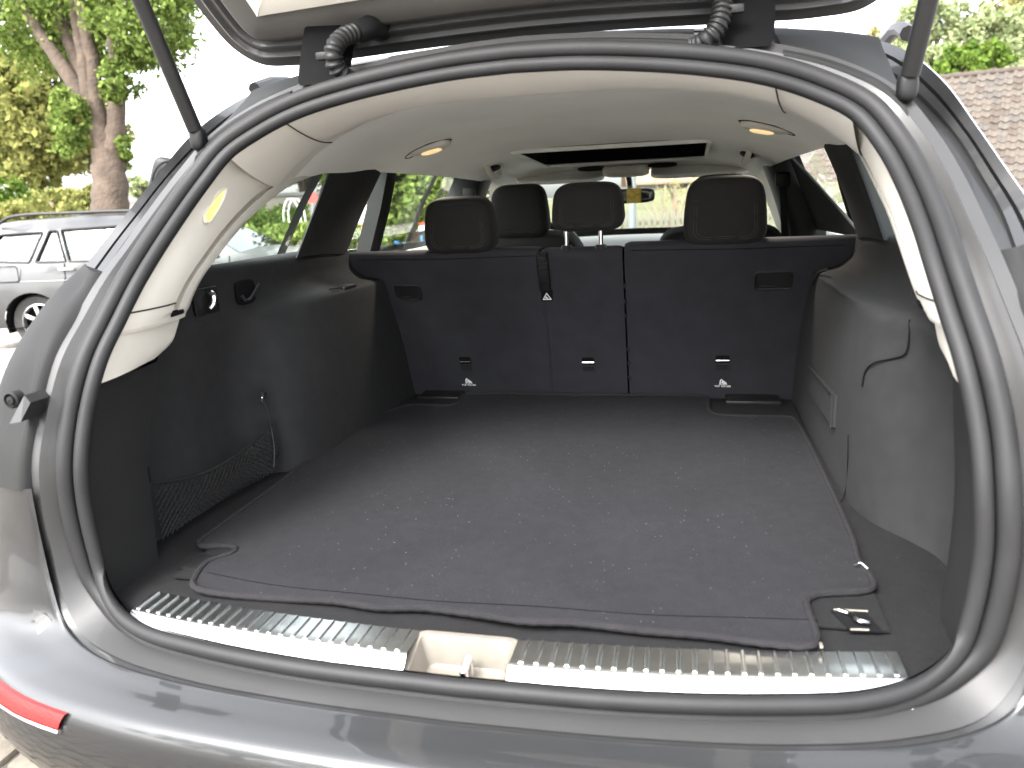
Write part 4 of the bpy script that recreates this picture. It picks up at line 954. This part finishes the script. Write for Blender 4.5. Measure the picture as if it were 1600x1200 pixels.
# ---- silver estate car, side on
so_ = dep(-72, 545, 8.6); s0 = np.array((so_[0], so_[1])); sz = -.25
sil = empty('silver_estate_car', (so_[0], so_[1], sz), CAMYAW)
tag(sil, 'silver estate car with black roof rail parked in front of the big tree', 'car')
def W(x, y, z): q = s0+rightv*x+fwdv*y; return (q[0], q[1], sz+z)
def ty(x, z): return np.interp(z, [.2, .45, .75, .92, .99, 1.20, 1.36, 1.46], [.05, .0, .0, .02, .045, .13, .20, .34])+.10*max(0, 1-x/.35)**2+.12*max(0, (x-4.1)/.5)**2
prof_ = [(.02, .36), (0, .58), (.05, .72), (.07, .92), (.16, 1.08), (.30, 1.28), (.46, 1.395), (.80, 1.435), (1.5, 1.455), (2.2, 1.44), (2.62, 1.39), (2.95, 1.20), (3.32, .985), (3.8, .93), (4.25, .84), (4.5, .72), (4.58, .5), (4.55, .3)]
arch = lambda x0: [(x0+.345*math.cos(a), .315+.345*math.sin(a)) for a in np.linspace(-.12, pi+.12, 17)]
ol = prof_+arch(3.75)+arch(.97)+[(.5, .27)]
wq = [[(.42, 1.02), (1.00, .985), (1.13, 1.30), (.66, 1.29)], [(1.07, .985), (1.40, .98), (1.29, 1.31), (1.20, 1.31)], [(1.44, .98), (2.16, .965), (2.14, 1.335), (1.33, 1.315)], [(2.24, .965), (3.10, .955), (2.66, 1.27), (2.5, 1.325), (2.22, 1.335)]]
bodyS = MB()
for near in (True, False):
    V, F = panel(ol, wq, lambda x, z: W(x, ty(x, z) if near else 1.76-ty(x, z), z), .16); bodyS.add(V, F)
rows = [[W(x, ty(x, z)+(1.76-2*ty(x, z))*k, z+.02*math.sin(pi*k)*(1 if z > .8 else 0)) for k in np.linspace(0, 1, 9)] for x, z in [tuple(p) for p in res([(x, z, 0) for x, z in prof_], 60)[:, :2]] if not (2.66 < x < 3.30)]
sp = [i for i in range(len(rows))]
A_ = [r for r in rows if r[0][0]*0 == 0]
k0 = [i for i, (x, z) in enumerate([tuple(p) for p in res([(x, z, 0) for x, z in prof_], 60)[:, :2]]) if x <= 2.66 or False]
pr60 = [tuple(p) for p in res([(x, z, 0) for x, z in prof_], 60)[:, :2]]
sk1 = [p for i, p in enumerate(pr60) if p[0] <= 2.66 and i < 45]; sk2 = [p for i, p in enumerate(pr60) if p[0] >= 3.26]
for sk in (sk1, sk2): bodyS.add(*grid([[W(x, ty(x, z)+(1.76-2*ty(x, z))*k, z+.02*math.sin(pi*k)*(1 if z > .8 else 0)) for k in np.linspace(0, 1, 9)] for x, z in sk]))
def S(name, mb, m, parent=sil, **k):
    return obj(name, mb[0], mb[1], m, parent, **k) if isinstance(mb, tuple) else mb.build(name, m, parent, **k)
body = S('body', bodyS, silver)
for q in wq:
    for near in (True, False):
        V, F = panel(q, [], lambda x, z: W(x, (ty(x, z)+.012) if near else 1.748-ty(x, z), z), .2); wn = S('window', (V, F), cglass)
        if near: S('window_trim', tube(res([W(x, ty(x, z)-.004, z) for x, z in q], 60, True, True), .012, 6, closed=True), blackp)
S('windscreen', grid([[W(x, ty(x, z)+.05+(1.66-2*ty(x, z))*k, z) for k in np.linspace(0, 1, 7)] for x, z in ((2.63, 1.39), (2.95, 1.2), (3.31, .985))]), cglass)
for y in (.19, 1.57): S('roof_rail', tube(res([W(.62, y+.02, 1.40), W(.78, y, 1.475), W(1.5, y-.005, 1.495), W(2.3, y, 1.47), W(2.5, y+.02, 1.40)], 24), .018, 8), blackp)
S('cabin_lining', grid([[W(x, y, .93) for x in (.3, 1.5, 3.2)] for y in (.12, 1.64)]), blackp)
for x, y in ((1.85, .5), (1.85, 1.2), (2.6-.35, .5)): S('seat', pill(W(x, y, .95), (.12, .42, .55), .5), greyp)
mb = MB(); mb.add(*rbox(W(1.42, -.012, .90), (.17, .03, .025), .008, 2, Matrix.Rotation(CAMYAW, 3, 'Z'))); S('door_handle', mb, chrome)
for x in (1.385, 2.19, 3.2):
    S('door_gap', tube(np.array([W(x+d, ty(x, z)-.001, z) for d, z in ((0, .96), (0, .80), (-.04 if x < 2 else 0, .68), (-.10 if x < 2 else 0, .6 if x < 2 else .30))]), .006, 5), black)
S('crease', tube(np.array([W(x, ty(x, .79)-.002, .79-.01*x) for x in np.linspace(.1, 4.2, 20)]), .006, 5), silver)
fl = [W(.75+x, -.003, .87+z) for x, z in rr2(.26, .17, .03)]; S('fuel_flap_gap', tube(res(fl, 40, True, True), .005, 5, closed=True), black)
for x0 in (.97, 3.75):
    for y0, sgn in ((.10, 1), (1.66, -1)):
        a = np.linspace(0, 2*pi, 32, endpoint=False)
        rl = [[W(x0+r*math.cos(t), y0+d*sgn, .315+r*math.sin(t)) for t in a] for r, d in ((.20, .0), (.29, -.02), (.312, .02), (.312, .18), (.2, .2))]
        wl = S('wheel', grid(rl, cu=True), tyre)
        mb = MB(); rl = [[W(x0+r*math.cos(t), y0+d*sgn, .315+r*math.sin(t)) for t in a] for r, d in ((.215, .0), (.20, -.005), (.19, .05))]; mb.add(*grid(rl, cu=True))
        for k in range(7):
            t = 2*pi*k/7; mb.add(*rbox(W(x0+.1*math.cos(t), y0+.02*sgn, .315+.1*math.sin(t)), (.19, .03, .045), .008, 2, Matrix.Rotation(CAMYAW, 3, 'Z') @ Matrix.Rotation(-t, 3, 'Y')))
        S('rim', mb, rimm, wl)
    S('wheel_housing', grid([[W(x0+.35*math.cos(t), y, .315+.35*math.sin(t)) for t in np.linspace(-.3, pi+.3, 20)] for y in (.03, .45)]+[[W(x0, .45, .315)]*20]), black)
S('underbody', grid([[W(x, y, .27) for x in (.1, 2, 4.5)] for y in (.05, 1.7)]), black)

# ---- trees
def leafcloud(blobs, n, size, gap=.0, clump=5, seed=1):
    """blobs: (centre, radii, weight). many small bent leaves gathered in clumps near the outer part of each blob"""
    r = np.random.default_rng(seed); V = []; F = []; wts = np.array([b[2] for b in blobs], float); wts /= wts.sum(); PTS = []
    for b, w_ in zip(blobs, wts):
        nc = max(3, int(n*w_/clump/8)); d = r.normal(size=(nc, 3)); d /= np.linalg.norm(d, axis=1)[:, None]
        rad_ = (.45+.62*r.random(nc)**.6)[:, None]; c = np.array(b[0])+d*rad_*np.array(b[1])
        k = int(n*w_/nc); off = r.normal(size=(nc, k, 3))*np.array(b[1]).mean()*.13; PTS.append((c[:, None, :]+off).reshape(-1, 3))
    PTS = np.concatenate(PTS); m = len(PTS)
    a = r.normal(size=(m, 3)); a /= np.linalg.norm(a, axis=1)[:, None]; b = r.normal(size=(m, 3)); b -= a*np.sum(a*b, 1)[:, None]; b /= np.linalg.norm(b, axis=1)[:, None]
    sz_ = size*(.6+.8*r.random(m))[:, None]
    n_ = np.cross(a, b)
    Q = np.stack([PTS-a*sz_*.5, PTS+b*sz_*.28+n_*sz_*.06, PTS+a*sz_*.5, PTS-b*sz_*.28+n_*sz_*.06], 1).reshape(-1, 3)
    return Q, np.arange(4*m).reshape(m, 4)
def leafobj(name, Q, F, m, parent):
    me = bpy.data.meshes.new(name); me.vertices.add(len(Q)); me.vertices.foreach_set('co', np.asarray(Q, np.float32).ravel())
    me.loops.add(F.size); me.loops.foreach_set('vertex_index', F.astype(np.int32).ravel()); me.polygons.add(len(F)); me.polygons.foreach_set('loop_start', np.arange(0, F.size, 4, dtype=np.int32))
    me.materials.append(m); me.update(calc_edges=True); me.validate()
    o = bpy.data.objects.new(name, me); col.objects.link(o); par(o, parent); return o
SEED = [10]
def tree(name, label, base, stems, blobs, lm, n, size, group=None, cat='tree', clump=5):
    SEED[0] += 1; root = empty(name, tuple(base)); tag(root, label, cat, group)
    mb = MB()
    for path, r0, r1 in stems:
        k = max(6, len(path)*5); Q = res(path, k); wob = rng.normal(size=(k, 3))*r0*.045; wob[0] = wob[-1] = 0; mb.add(*tube(Q+wob, np.linspace(r0, r1, k), 10))
    mb.build('trunk' if cat == 'tree' else 'stems', bark if cat == 'tree' else twig, root)
    leafobj('crown', *leafcloud(blobs, n, size, clump=clump, seed=SEED[0]), lm, root); return root
def gnd(p): return np.array((p[0], p[1], gz(p[0], p[1])))
D = 12.6
b0 = dep(176, 352, D); base = gnd(b0)
st = [([base-np.array((0, 0, .1)), base+np.array((0, 0, .5)), dep(174, 345, D), dep(172, 290, D), dep(168, 235, D)], .36, .25),
      ([dep(170, 250, D), dep(150, 190, D), dep(115, 130, D), dep(75, 70, D), dep(30, 0, D), dep(-20, -90, D)], .16, .05),
      ([dep(168, 240, D), dep(140, 160, D), dep(125, 110, D+.2), dep(100, 40, D+.3), dep(85, -10, D+.4), dep(60, -120, D+.5)], .17, .06),
      ([dep(166, 240, D+.1), dep(140, 160, D), dep(132, 100, D), dep(118, 20, D), dep(110, -80, D-.3)], .15, .06),
      ([dep(160, 225, D), dep(148, 150, D), dep(144, 90, D), dep(128, 20, D-.1), dep(118, -100, D-.2)], .15, .06),
      ([dep(174, 245, D), dep(182, 190, D), dep(183, 120, D), dep(178, 60, D), dep(164, 0, D), dep(150, -100, D)], .16, .06),
      ([dep(180, 110, D), dep(186, 40, D), dep(182, -30, D), dep(200, -120, D)], .09, .04)]
bl = [(dep(150, -150, D), (2.3, 2.0, 1.9), 7), (dep(30, 10, D+.6), (1.3, 1.2, 1.1), 3), (dep(225, 25, D), (.75, .9, .75), 2.4), (dep(60, 50, D+1.2), (.9, .8, .6), 1.4), (dep(115, 30, D+1.3), (.9, .6, .8), 2), (dep(160, 40, D+1.2), (.6, .5, .8), 1.2), (dep(255, 45, D-.3), (.35, .5, .4), .5), (dep(200, 105, D), (.28, .3, .5), .4),
      (dep(172, 135, D-.3), (.22, .2, .26), .5), (dep(110, 195, D-.2), (.3, .3, .5), .9), (dep(196, 245, D), (.08, .12, .35), .25), (dep(195, 100, D-.2), (.1, .1, .3), .2)]
tree('yard_tree', 'tall old tree with a bare trunk forking into many stems', base, st, bl, leaf_bri, 42000, .095)
def simple(name, label, px, py, d, rx, rz, lm, n, size, group=None, cat='tree', zb=None, extra=()):
    c = dep(px, py, d); base = gnd(c) if zb is None else np.array((c[0], c[1], zb)); r = np.random.default_rng(abs(int(px*7+py+d*13))); bl = []
    for k in range(9):
        v = r.normal(size=3); v /= np.linalg.norm(v); bl.append((c+v*np.array((rx*.62, rx*.55, rz*.6)), (rx*.45, rx*.42, rz*.40), .6+.8*r.random()))
    bl.append((c, (rx*.7, rx*.6, rz*.7), 1.2)); tr = max(.05, rx*.09)
    st = [([base-np.array((0, 0, .2)), (base+c)/2, c+np.array((0, 0, rz*.3))], tr, tr*.4)]
    for k in range(4): st.append(([(base*.4+c*.6), bl[k][0]*.5+c*.5, bl[k][0]], tr*.45, tr*.12))
    return tree(name, label, base, st, bl+list(extra), lm, n, size, group, cat)
simple('broadleaf_tree', 'yellowing leafy tree behind the forked tree, above the silver car', 45, 195, 18, 2.0, 2.1, leaf_yel, 16000, .17)
simple('broadleaf_tree', 'green leafy tree left of the yellowing one behind the silver car', -140, 150, 19, 2.4, 2.7, leaf_mid, 12000, .19)
simple('shrub', 'low rounded yellow-green bush just above the silver car roof', 85, 330, 14.5, 1.0, .55, leaf_yel, 6000, .10, cat='shrub')
simple('shrub', 'dark green bush at the foot of the yellowing tree', 5, 330, 15.5, 1.1, .8, leaf_mid, 6000, .12, cat='shrub')
simple('far_tree', 'small grey-green tree far off beside a pale house', 221, 293, 62, 1.3, 1.3, leaf_far, 2500, .32, zb=-1.5)
# right-hand wooded slope
for px, py, d, rx, rz, lm, lb in ((1385, 92, 46, 2.3, 2.6, leaf_aut, 'yellow-green tree at the near end of the wooded slope'), (1465, 70, 42, 2.6, 3.0, leaf_far, 'tall pale green tree on the slope rising behind the tiled roof'),
                                  (1545, 84, 40, 2.7, 2.6, leaf_far, 'round pale green tree standing over the roof ridge'), (1575, 48, 48, 2.6, 2.9, leaf_aut, 'autumn yellow tree topping the wooded slope'),
                                  (1640, 78, 42, 3.0, 3.2, leaf_far, 'broad pale green tree beyond the roof end'), (1430, 112, 36, 1.8, 1.3, leaf_far, 'bushy tree low behind the ridge beside the car pillar'), (1510, 108, 34, 1.9, 1.2, leaf_mid, 'darker bushy tree close behind the tiled ridge'),
                                  (1600, 105, 34, 2.0, 1.3, leaf_far, 'low leafy tree just above the ridge end')):
    simple('slope_tree', lb, px, py, d, rx, rz, lm, 9000, .26, 'trees on the slope behind the tiled roof', zb=-1.0)
# trees behind the photographer, mirrored in the paint
for x, y, rx, rz, lb in ((-7.5, -10, 3.0, 3.4, 'leafy tree behind the open tailgate, on the silver car side of the yard'), (-1.8, -13, 2.4, 3.6, 'leafy tree straight behind the open tailgate'), (7, -11, 2.6, 3.2, 'leafy tree behind the open tailgate, on the tiled barn side of the yard')):
    c = np.array((x, y, 4.4)); b_ = np.array((x, y, gz(x, y))); r = np.random.default_rng(int(abs(x*9)+5))
    tree('yard_edge_tree', lb, b_, [([b_, (b_+c)/2, c], .2, .08)], [(c+r.normal(size=3)*np.array((rx*.5, rx*.5, rz*.4)), (rx*.5, rx*.5, rz*.45), 1) for _ in range(9)], leaf_mid, 6000, .32)
# green seen through the car windows
for px, py, d, rx, rz, lm, lb, n in ((470, 240, 17, 1.9, 1.2, leaf_bri, 'bright green tree overhanging the pale wall, seen through the left rear glass', 8000), (640, 285, 11.5, .8, .9, leaf_bri, 'bright leafy tree close beside the left rear door window', 9000),
                                  (720, 250, 14, 1.1, 1.1, leaf_bri, 'sunlit leafy tree beyond the left front door window', 7000)):
    simple('garden_tree', lb, px, py, d, rx, rz, lm, n, .13)
for px, py, d, rx, rz, lm, lb, n in ((420, 378, 13, .9, .32, leaf_bri, 'low bright green hedge plant in front of the pale wall', 4000), (500, 376, 12.5, .8, .34, leaf_bri, 'fresh green bush by the white garden arch', 4000), (560, 388, 12, .6, .3, leaf_bri, 'small green bush beside the blue and white van', 3000), (430, 344, 15.6, 1.3, .28, leaf_mid, 'dark clipped hedge along the pale wall', 5000)):
    simple('shrub', lb, px, py, d, rx, rz, lm, n, .09, cat='shrub')
simple('bare_shrub', 'straw-coloured twiggy shrub behind the picket fence', 1055, 305, 15, .8, .55, leaf_aut, 500, .05, cat='shrub')
sh_ = empty('bare_bush', tuple(gnd(dep(1048, 330, 14)))); tag(sh_, 'leafless twiggy bush standing behind the picket fence', 'shrub')
mb = MB(); c0 = dep(1050, 372, 14)
for k in range(26):
    v = np.array((rng.normal()*.35, rng.normal()*.2, .6+.5*rng.random())); q = c0+v; mb.add(*tube(res([c0, c0+v*.5+rng.normal(size=3)*.06, q+rng.normal(size=3)*.05], 6), np.linspace(.012, .004, 6), 5))
mb.build('twigs', twig, sh_)
# straw-coloured bank in front of the car
V, F = grid([[(x, y, gz(x, y)+.01+1.25*max(0, min(1, (y-14.5)/6))) for x in np.linspace(-14, 16, 24)] for y in (13.8, 14.5, 16, 18, 21, 27)])
bk = obj('grass_bank', V, F, mat('straw_grass', (.085, .085, .035), .95, 0, 0, (1.6, .3, 6), (30, .5, .03))); bk['kind'] = 'structure'
# ---- picket fence
fbase = dep(960, 390, 12.3); fr = empty('picket_fence', tuple(gnd(fbase)), CAMYAW); tag(fr, 'pale wooden picket fence beyond the windscreen', 'fence')
def Wf(x, y, z): q = np.array((fbase[0], fbase[1]))+rightv*x+fwdv*y; return (q[0], q[1], gz(q[0], q[1])+z)
pm = None
for k in range(72):
    x = -3.4+k*.094
    if pm is None:
        V, F = prism([(-.03, 0, .06), (.03, 0, .06), (.03, 0, .86), (0, 0, .90), (-.03, 0, .86)], (0, -.018, 0)); pm = obj('picket', V, F, fencem, smooth=False); pk_ = pm
    else: pk_ = pm.copy(); col.objects.link(pk_)
    p = Wf(x, 0, 0); pk_.parent = fr; pk_.matrix_parent_inverse = fr.matrix_basis.inverted(); pk_.matrix_basis = Matrix.Translation(Vector((p[0], p[1], p[2]+.012*rng.normal()))) @ Matrix.Rotation(CAMYAW, 4, 'Z') @ Matrix.Rotation(.012*rng.normal(), 4, 'Y')
for z in (.25, .72):
    obj('fence_rail', *rbox(Wf(-.03, .025, z), (6.9, .035, .07), .004, 1, Matrix.Rotation(CAMYAW, 3, 'Z')), fencem, fr)
for x in (-3.3, -1.6, .1, 1.8, 3.3): obj('fence_post', *rbox(Wf(x, .08, .45), (.08, .08, .92), .006, 1, Matrix.Rotation(CAMYAW, 3, 'Z')), fencem, fr)
pb = gnd(dep(988, 380, 10.6)); po = empty('grey_post', tuple(pb)); tag(po, 'pale grey metal post standing before the picket fence', 'post')
obj('shaft', *tube([pb, pb+np.array((0, 0, 2.4))], .055, 14), postm, po); obj('base_plate', *rbox(pb+np.array((0, 0, .02)), (.22, .22, .04), .006), postm, po)
obj('cap', *pill(pb+np.array((0, 0, 2.41)), (.13, .13, .06), .8), postm, po)
# ---- garden wall, white arch, red sign, van
wb = dep(450, 360, 16.5); gw = empty('garden_wall', tuple(gnd(wb)), CAMYAW); tag(gw, 'pale rendered garden wall with a coping under the trees', 'wall')
def Wl(p0, x, y, z, zz=None): q = np.array((p0[0], p0[1]))+rightv*x+fwdv*y; return (q[0], q[1], (gz(p0[0], p0[1]) if zz is None else zz)+z)
RzC = Matrix.Rotation(CAMYAW, 3, 'Z')
obj('wall', *rbox(Wl(wb, .6, 0, .85), (5.5, .25, 1.7), .01, 1, RzC), wallm, gw); obj('coping', *rbox(Wl(wb, .6, 0, 1.73), (5.6, .33, .08), .015, 1, RzC), wallg, gw)
ab = dep(462, 392, 13.2); ga = empty('garden_arch', tuple(gnd(ab)), CAMYAW); tag(ga, 'slim white tubular garden arch beside the green bushes', 'arch')
for y in (0, .3):
    obj('hoop', *tube(res([Wl(ab, -.14, y, 0), Wl(ab, -.14, y, .9), Wl(ab, -.12, y, 1.45), Wl(ab, 0, y, 1.62), Wl(ab, .12, y, 1.45), Wl(ab, .14, y, .9), Wl(ab, .14, y, 0)], 30), .016, 8), white, ga)
for z in (.4, .9, 1.4): obj('crossbar', *tube([Wl(ab, -.13, 0, z), Wl(ab, -.13, .3, z)], .01, 6), white, ga)
rb_ = dep(488, 392, 13.8); rs = empty('round_red_sign', tuple(gnd(rb_)), CAMYAW); tag(rs, 'round red sign on a thin post among the bushes', 'sign')
q = dep(488, 309, 13.8); obj('post', *tube([gnd(rb_), q], .02, 8), postm, rs)
a = np.linspace(0, 2*pi, 28, endpoint=False); qq = q-np.array((*fwdv, 0))*.03
V, F = prism([qq+np.array((*(rightv*.10*math.cos(t)), .10*math.sin(t))) for t in a], np.array((*fwdv, 0))*.02); obj('disc', V, F, redp, rs)
vb = dep(520, 392, 14.5); vn = empty('parked_van', tuple(gnd(vb)), CAMYAW); tag(vn, 'white van with a broad blue band parked beyond the left rear door', 'van')
for nm, zz, hh, dd, m_ in (('body', 1.0, 1.15, 1.7, white), ('blue_band', .72, .30, 1.712, bluep), ('red_band', 1.06, .08, 1.708, redp)):
    pr = [(0, zz-hh/2), (0, zz+hh/2-.06 if nm == 'body' else zz+hh/2), (.06 if nm == 'body' else 0, zz+hh/2), (2.0 if nm == 'body' else 2.5, zz+hh/2), (2.5, zz+hh/2-.6 if nm == 'body' else zz+hh/2), (2.9, zz+hh/2-.65 if nm == 'body' else zz+hh/2), (2.95, zz-hh/2)]
    if nm != 'body': pr = [(-.004, zz-hh/2), (-.004, zz+hh/2), (2.9, zz+hh/2), (2.93, zz-hh/2)]
    V, F = prism([Wl(vb, x, -(dd-1.7)/2, z) for x, z in pr], np.array((*fwdv, 0))*dd); obj(nm, V, F, m_, vn, smooth=False)
for x0 in (.55, 2.4):
    for y0 in (-.02, 1.5):
        obj('wheel', *grid([[Wl(vb, x0+r*math.cos(t), y0+d, .31+r*math.sin(t)) for t in a] for r, d in ((.02, .03), (.18, .03), (.2, 0), (.29, 0), (.31, .04), (.31, .2), (.02, .2))], cu=True), tyre, vn)
obj('side_window', *prism([Wl(vb, x, -.006, z) for x, z in ((1.75, 1.14), (1.75, 1.48), (2.1, 1.48), (2.42, 1.14))], np.array((*fwdv, 0))*.01), darkwin, vn)
# black hose reel on a post
hb = dep(268, 320, 6.2); hr = empty('hose_reel', tuple(gnd(hb)), CAMYAW); tag(hr, 'black rounded hose reel on a post beyond the left car pillar', 'hose reel')
c = dep(268, 285, 6.2); V, F = pill((0, 0, 0), (.30, .18, .36), .4, Matrix.Rotation(CAMYAW, 3, 'Z') @ Matrix.Rotation(.35, 3, 'Y'), 32, 18); obj('drum', [tuple(np.array(v)+c) for v in V], F, blackp, hr)
for k in range(4):
    r = .16-.035*k; obj('coil', *tube(np.array([c-np.array((*fwdv, 0))*.088+np.array((*(rightv*(r*.75*math.cos(t)+.03*math.sin(t))), r*math.sin(t))) for t in a]), .006, 6, closed=True), greyp, hr)
obj('post', *tube([gnd(hb), c], .035, 10), blackp, hr)
# ---- houses
def house(name, label, p0, zg, L, Dp, hw, hr_, wm, rm, yaw, wins):
    root = empty(name, (p0[0], p0[1], zg), yaw); tag(root, label, 'house'); R2 = Matrix.Rotation(yaw, 3, 'Z')
    def H(x, y, z): v = R2 @ Vector((x, y, z)); return (p0[0]+v.x, p0[1]+v.y, zg+v.z)
    V = [H(*q) for q in ((0, 0, 0), (L, 0, 0), (L, Dp, 0), (0, Dp, 0), (0, 0, hw), (L, 0, hw), (L, Dp, hw), (0, Dp, hw), (0, Dp/2, hr_), (L, Dp/2, hr_))]
    obj('wall', V, [(0, 1, 5, 4), (2, 3, 7, 6), (0, 4, 8, 7, 3), (1, 2, 6, 9, 5)], wm, root, smooth=False)
    o = .25; e = (hr_-hw)/(Dp/2)
    for sy in (0, 1):
        y0, y1 = (-o, Dp/2+.02) if sy == 0 else (Dp+o, Dp/2-.02)
        q = [H(-o, y0, hw-o*e+.03), H(L+o, y0, hw-o*e+.03), H(L+o, y1, hr_+.05), H(-o, y1, hr_+.05)]; V, F = prism(q, (0, 0, .08)); obj('roof', V, F, rm, root, smooth=False)
    for x, z in wins:
        f = obj('window', *rbox(H(x, -.02, z), (.9, .08, 1.1), .01, 1, R2), white, root); obj('pane', *rbox(H(x, -.05, z), (.74, .05, .94), .005, 1, R2), darkwin, f)
    return root, H
house('pale_house', 'small pale house with a brown roof far off by the grey-green tree', dep(180, 312, 66), -1.5, 4.5, 4, 2.2, 3.6, white, brownroof, CAMYAW, [(1.2, 1.2), (3.2, 1.2)])
house('beige_house', 'low beige house with a brown roof beyond the straw-coloured bank', dep(990, 330, 27), 0.2, 8, 5, 1.35, 2.3, wallm, brownroof, CAMYAW-.1, [(1.5, .8), (4, .8), (6.5, .8)])
house('grey_house', 'grey rendered house glimpsed between the leaves through the rear door window', dep(640, 340, 24), -.2, 4, 4, 2.2, 3.3, wallg, brownroof, CAMYAW, [(1.1, 1.2), (2.9, 1.2)])
# tiled barn on the right
pr_ = dep(1460, 124, 22.0); ang = CAMYAW-rad(32)
d_r = Vector((math.cos(ang), math.sin(ang), 0)); d_f = Vector((math.sin(ang), -math.cos(ang), 0))          # along ridge; down-slope (towards camera)
rz_ = pr_[2]; R0v = Vector(pr_)
barn = empty('tiled_barn', (pr_[0]+d_f.x*2.6, pr_[1]+d_f.y*2.6, -1.3), ang); tag(barn, 'long low building with a weathered pinkish clay tile roof', 'house')
Ls, sl = 5.6, rad(36); down = d_f*math.cos(sl)-Vector((0, 0, 1))*math.sin(sl); nup = d_f*math.sin(sl)+Vector((0, 0, 1))*math.cos(sl)
ext0, ext1 = -5.0, 7.0
deck = [R0v+d_r*ext0, R0v+d_r*ext1, R0v+d_r*ext1+down*Ls, R0v+d_r*ext0+down*Ls]
V, F = prism([np.array(v-nup*.06) for v in deck], np.array(-nup*.1)); obj('roof_deck', V, F, brownroof, barn, smooth=False)
bk_ = [R0v+d_r*ext0, R0v+d_r*ext1, R0v+d_r*ext1-d_f*4.5-Vector((0, 0, 3.3)), R0v+d_r*ext0-d_f*4.5-Vector((0, 0, 3.3))]
V, F = prism([np.array(v-nup*.0-Vector((0, 0, .05))) for v in bk_], (0, 0, -.12)); obj('rear_roof', V, F, tilem, barn, smooth=False)
ev = R0v+down*(Ls-.35); wz = ev.z-.15
for nm, a_, b_ in (('front_wall', ev+d_r*(ext0+.2), ev+d_r*(ext1-.2)), ('gable_wall', ev+d_r*(ext0+.2), ev+d_r*(ext0+.2)-d_f*8), ('gable_wall', ev+d_r*(ext1-.2), ev+d_r*(ext1-.2)-d_f*8)):
    V = [(a_.x, a_.y, -1.6), (b_.x, b_.y, -1.6), (b_.x, b_.y, wz), (a_.x, a_.y, wz)]; obj(nm, *prism([np.array(v) for v in V], np.array(-d_f*.2 if nm == 'front_wall' else d_r*.2)), wallm, barn, smooth=False)
tw, tg_ = .215, .30
# one pantile: an S-shaped piece
prof_t = [(-.5, .03), (-.38, .045), (-.22, .03), (-.05, .0), (.15, -.012), (.34, .0), (.5, .026)]
tv = []; 
for yy, up_ in ((0, .0), (.40, .035)): tv += [(x*tw*1.08, -yy, z+up_) for x, z in prof_t]
nT = len(prof_t); tf = [(i, i+1, nT+i+1, nT+i) for i in range(nT-1)]
tv += [(x, y, z-.016) for x, y, z in tv[nT:2*nT]]; tf += [(nT+i, nT+i+1, 2*nT+i+1, 2*nT+i) for i in range(nT-1)]
Mt = Matrix((d_r, -down, nup)).transposed()
proto = None; rest = MB(); cnt = 0
ncol0, ncol1 = int(ext0/tw), int(ext1/tw)
cells = []
for r_ in range(int(Ls/tg_)):
    for c_ in range(ncol0, ncol1):
        p = R0v+d_r*((c_+.5)*tw)+down*(r_*tg_)+nup*(.006*random.gauss(0, 1))
        cc = ROT.T @ (np.array(p)-CAM); px, py = 800+FPX*cc[0]/-cc[2], 600-FPX*cc[1]/-cc[2]
        # tiles that the pillar of the car leaves in view count as near ones
        vis = 1455 < px < 1615 and py < 320+ (px-1600)*1.45+40
        cells.append((0 if vis else 1, abs(px-1560)+abs(py-200), p))
cells.sort(key=lambda q: (q[0], q[1]))
tcols = [mat('clay_tile_%s' % n_, c_, .9, 0, 0, (9, .3, 5), (40, .3, .01)) for n_, c_ in (('pink', (.064, .052, .041)), ('buff', (.062, .053, .043)), ('brown', (.046, .035, .027)), ('grey', (.05, .043, .037)))]
protos = []
for i, (_, _, p) in enumerate(cells):
    Mp = Matrix.Translation(p) @ (Mt @ Matrix.Rotation(.012*random.gauss(0, 1), 3, 'Z')).to_4x4()
    if i < 300:
        k = random.choice((0, 0, 0, 1, 1, 2, 3))
        if len(protos) < 4:
            k = len(protos); o = obj('roof_tile', tv, tf, tcols[k], sharp=60); protos.append(o)
        else: o = protos[k].copy(); col.objects.link(o)
        o.parent = barn; o.matrix_parent_inverse = barn.matrix_basis.inverted(); o.matrix_basis = Mp
    else: rest.add([tuple(Mp @ Vector(v)) for v in tv], tf)
ro = rest.build('roof_tiles', tcols[0], barn, sharp=60); ro['kind'] = 'stuff'
mb = MB()
for k in range(ncol0, ncol1, 2):
    q0 = R0v+d_r*(k*tw)+Vector((0, 0, .02)); q1 = R0v+d_r*((k+2.1)*tw)+Vector((0, 0, .03)); mb.add(*tube([np.array(q0), np.array(q1)], [.085, .095], 10))
mb.build('ridge_tiles', tcols[2], barn)
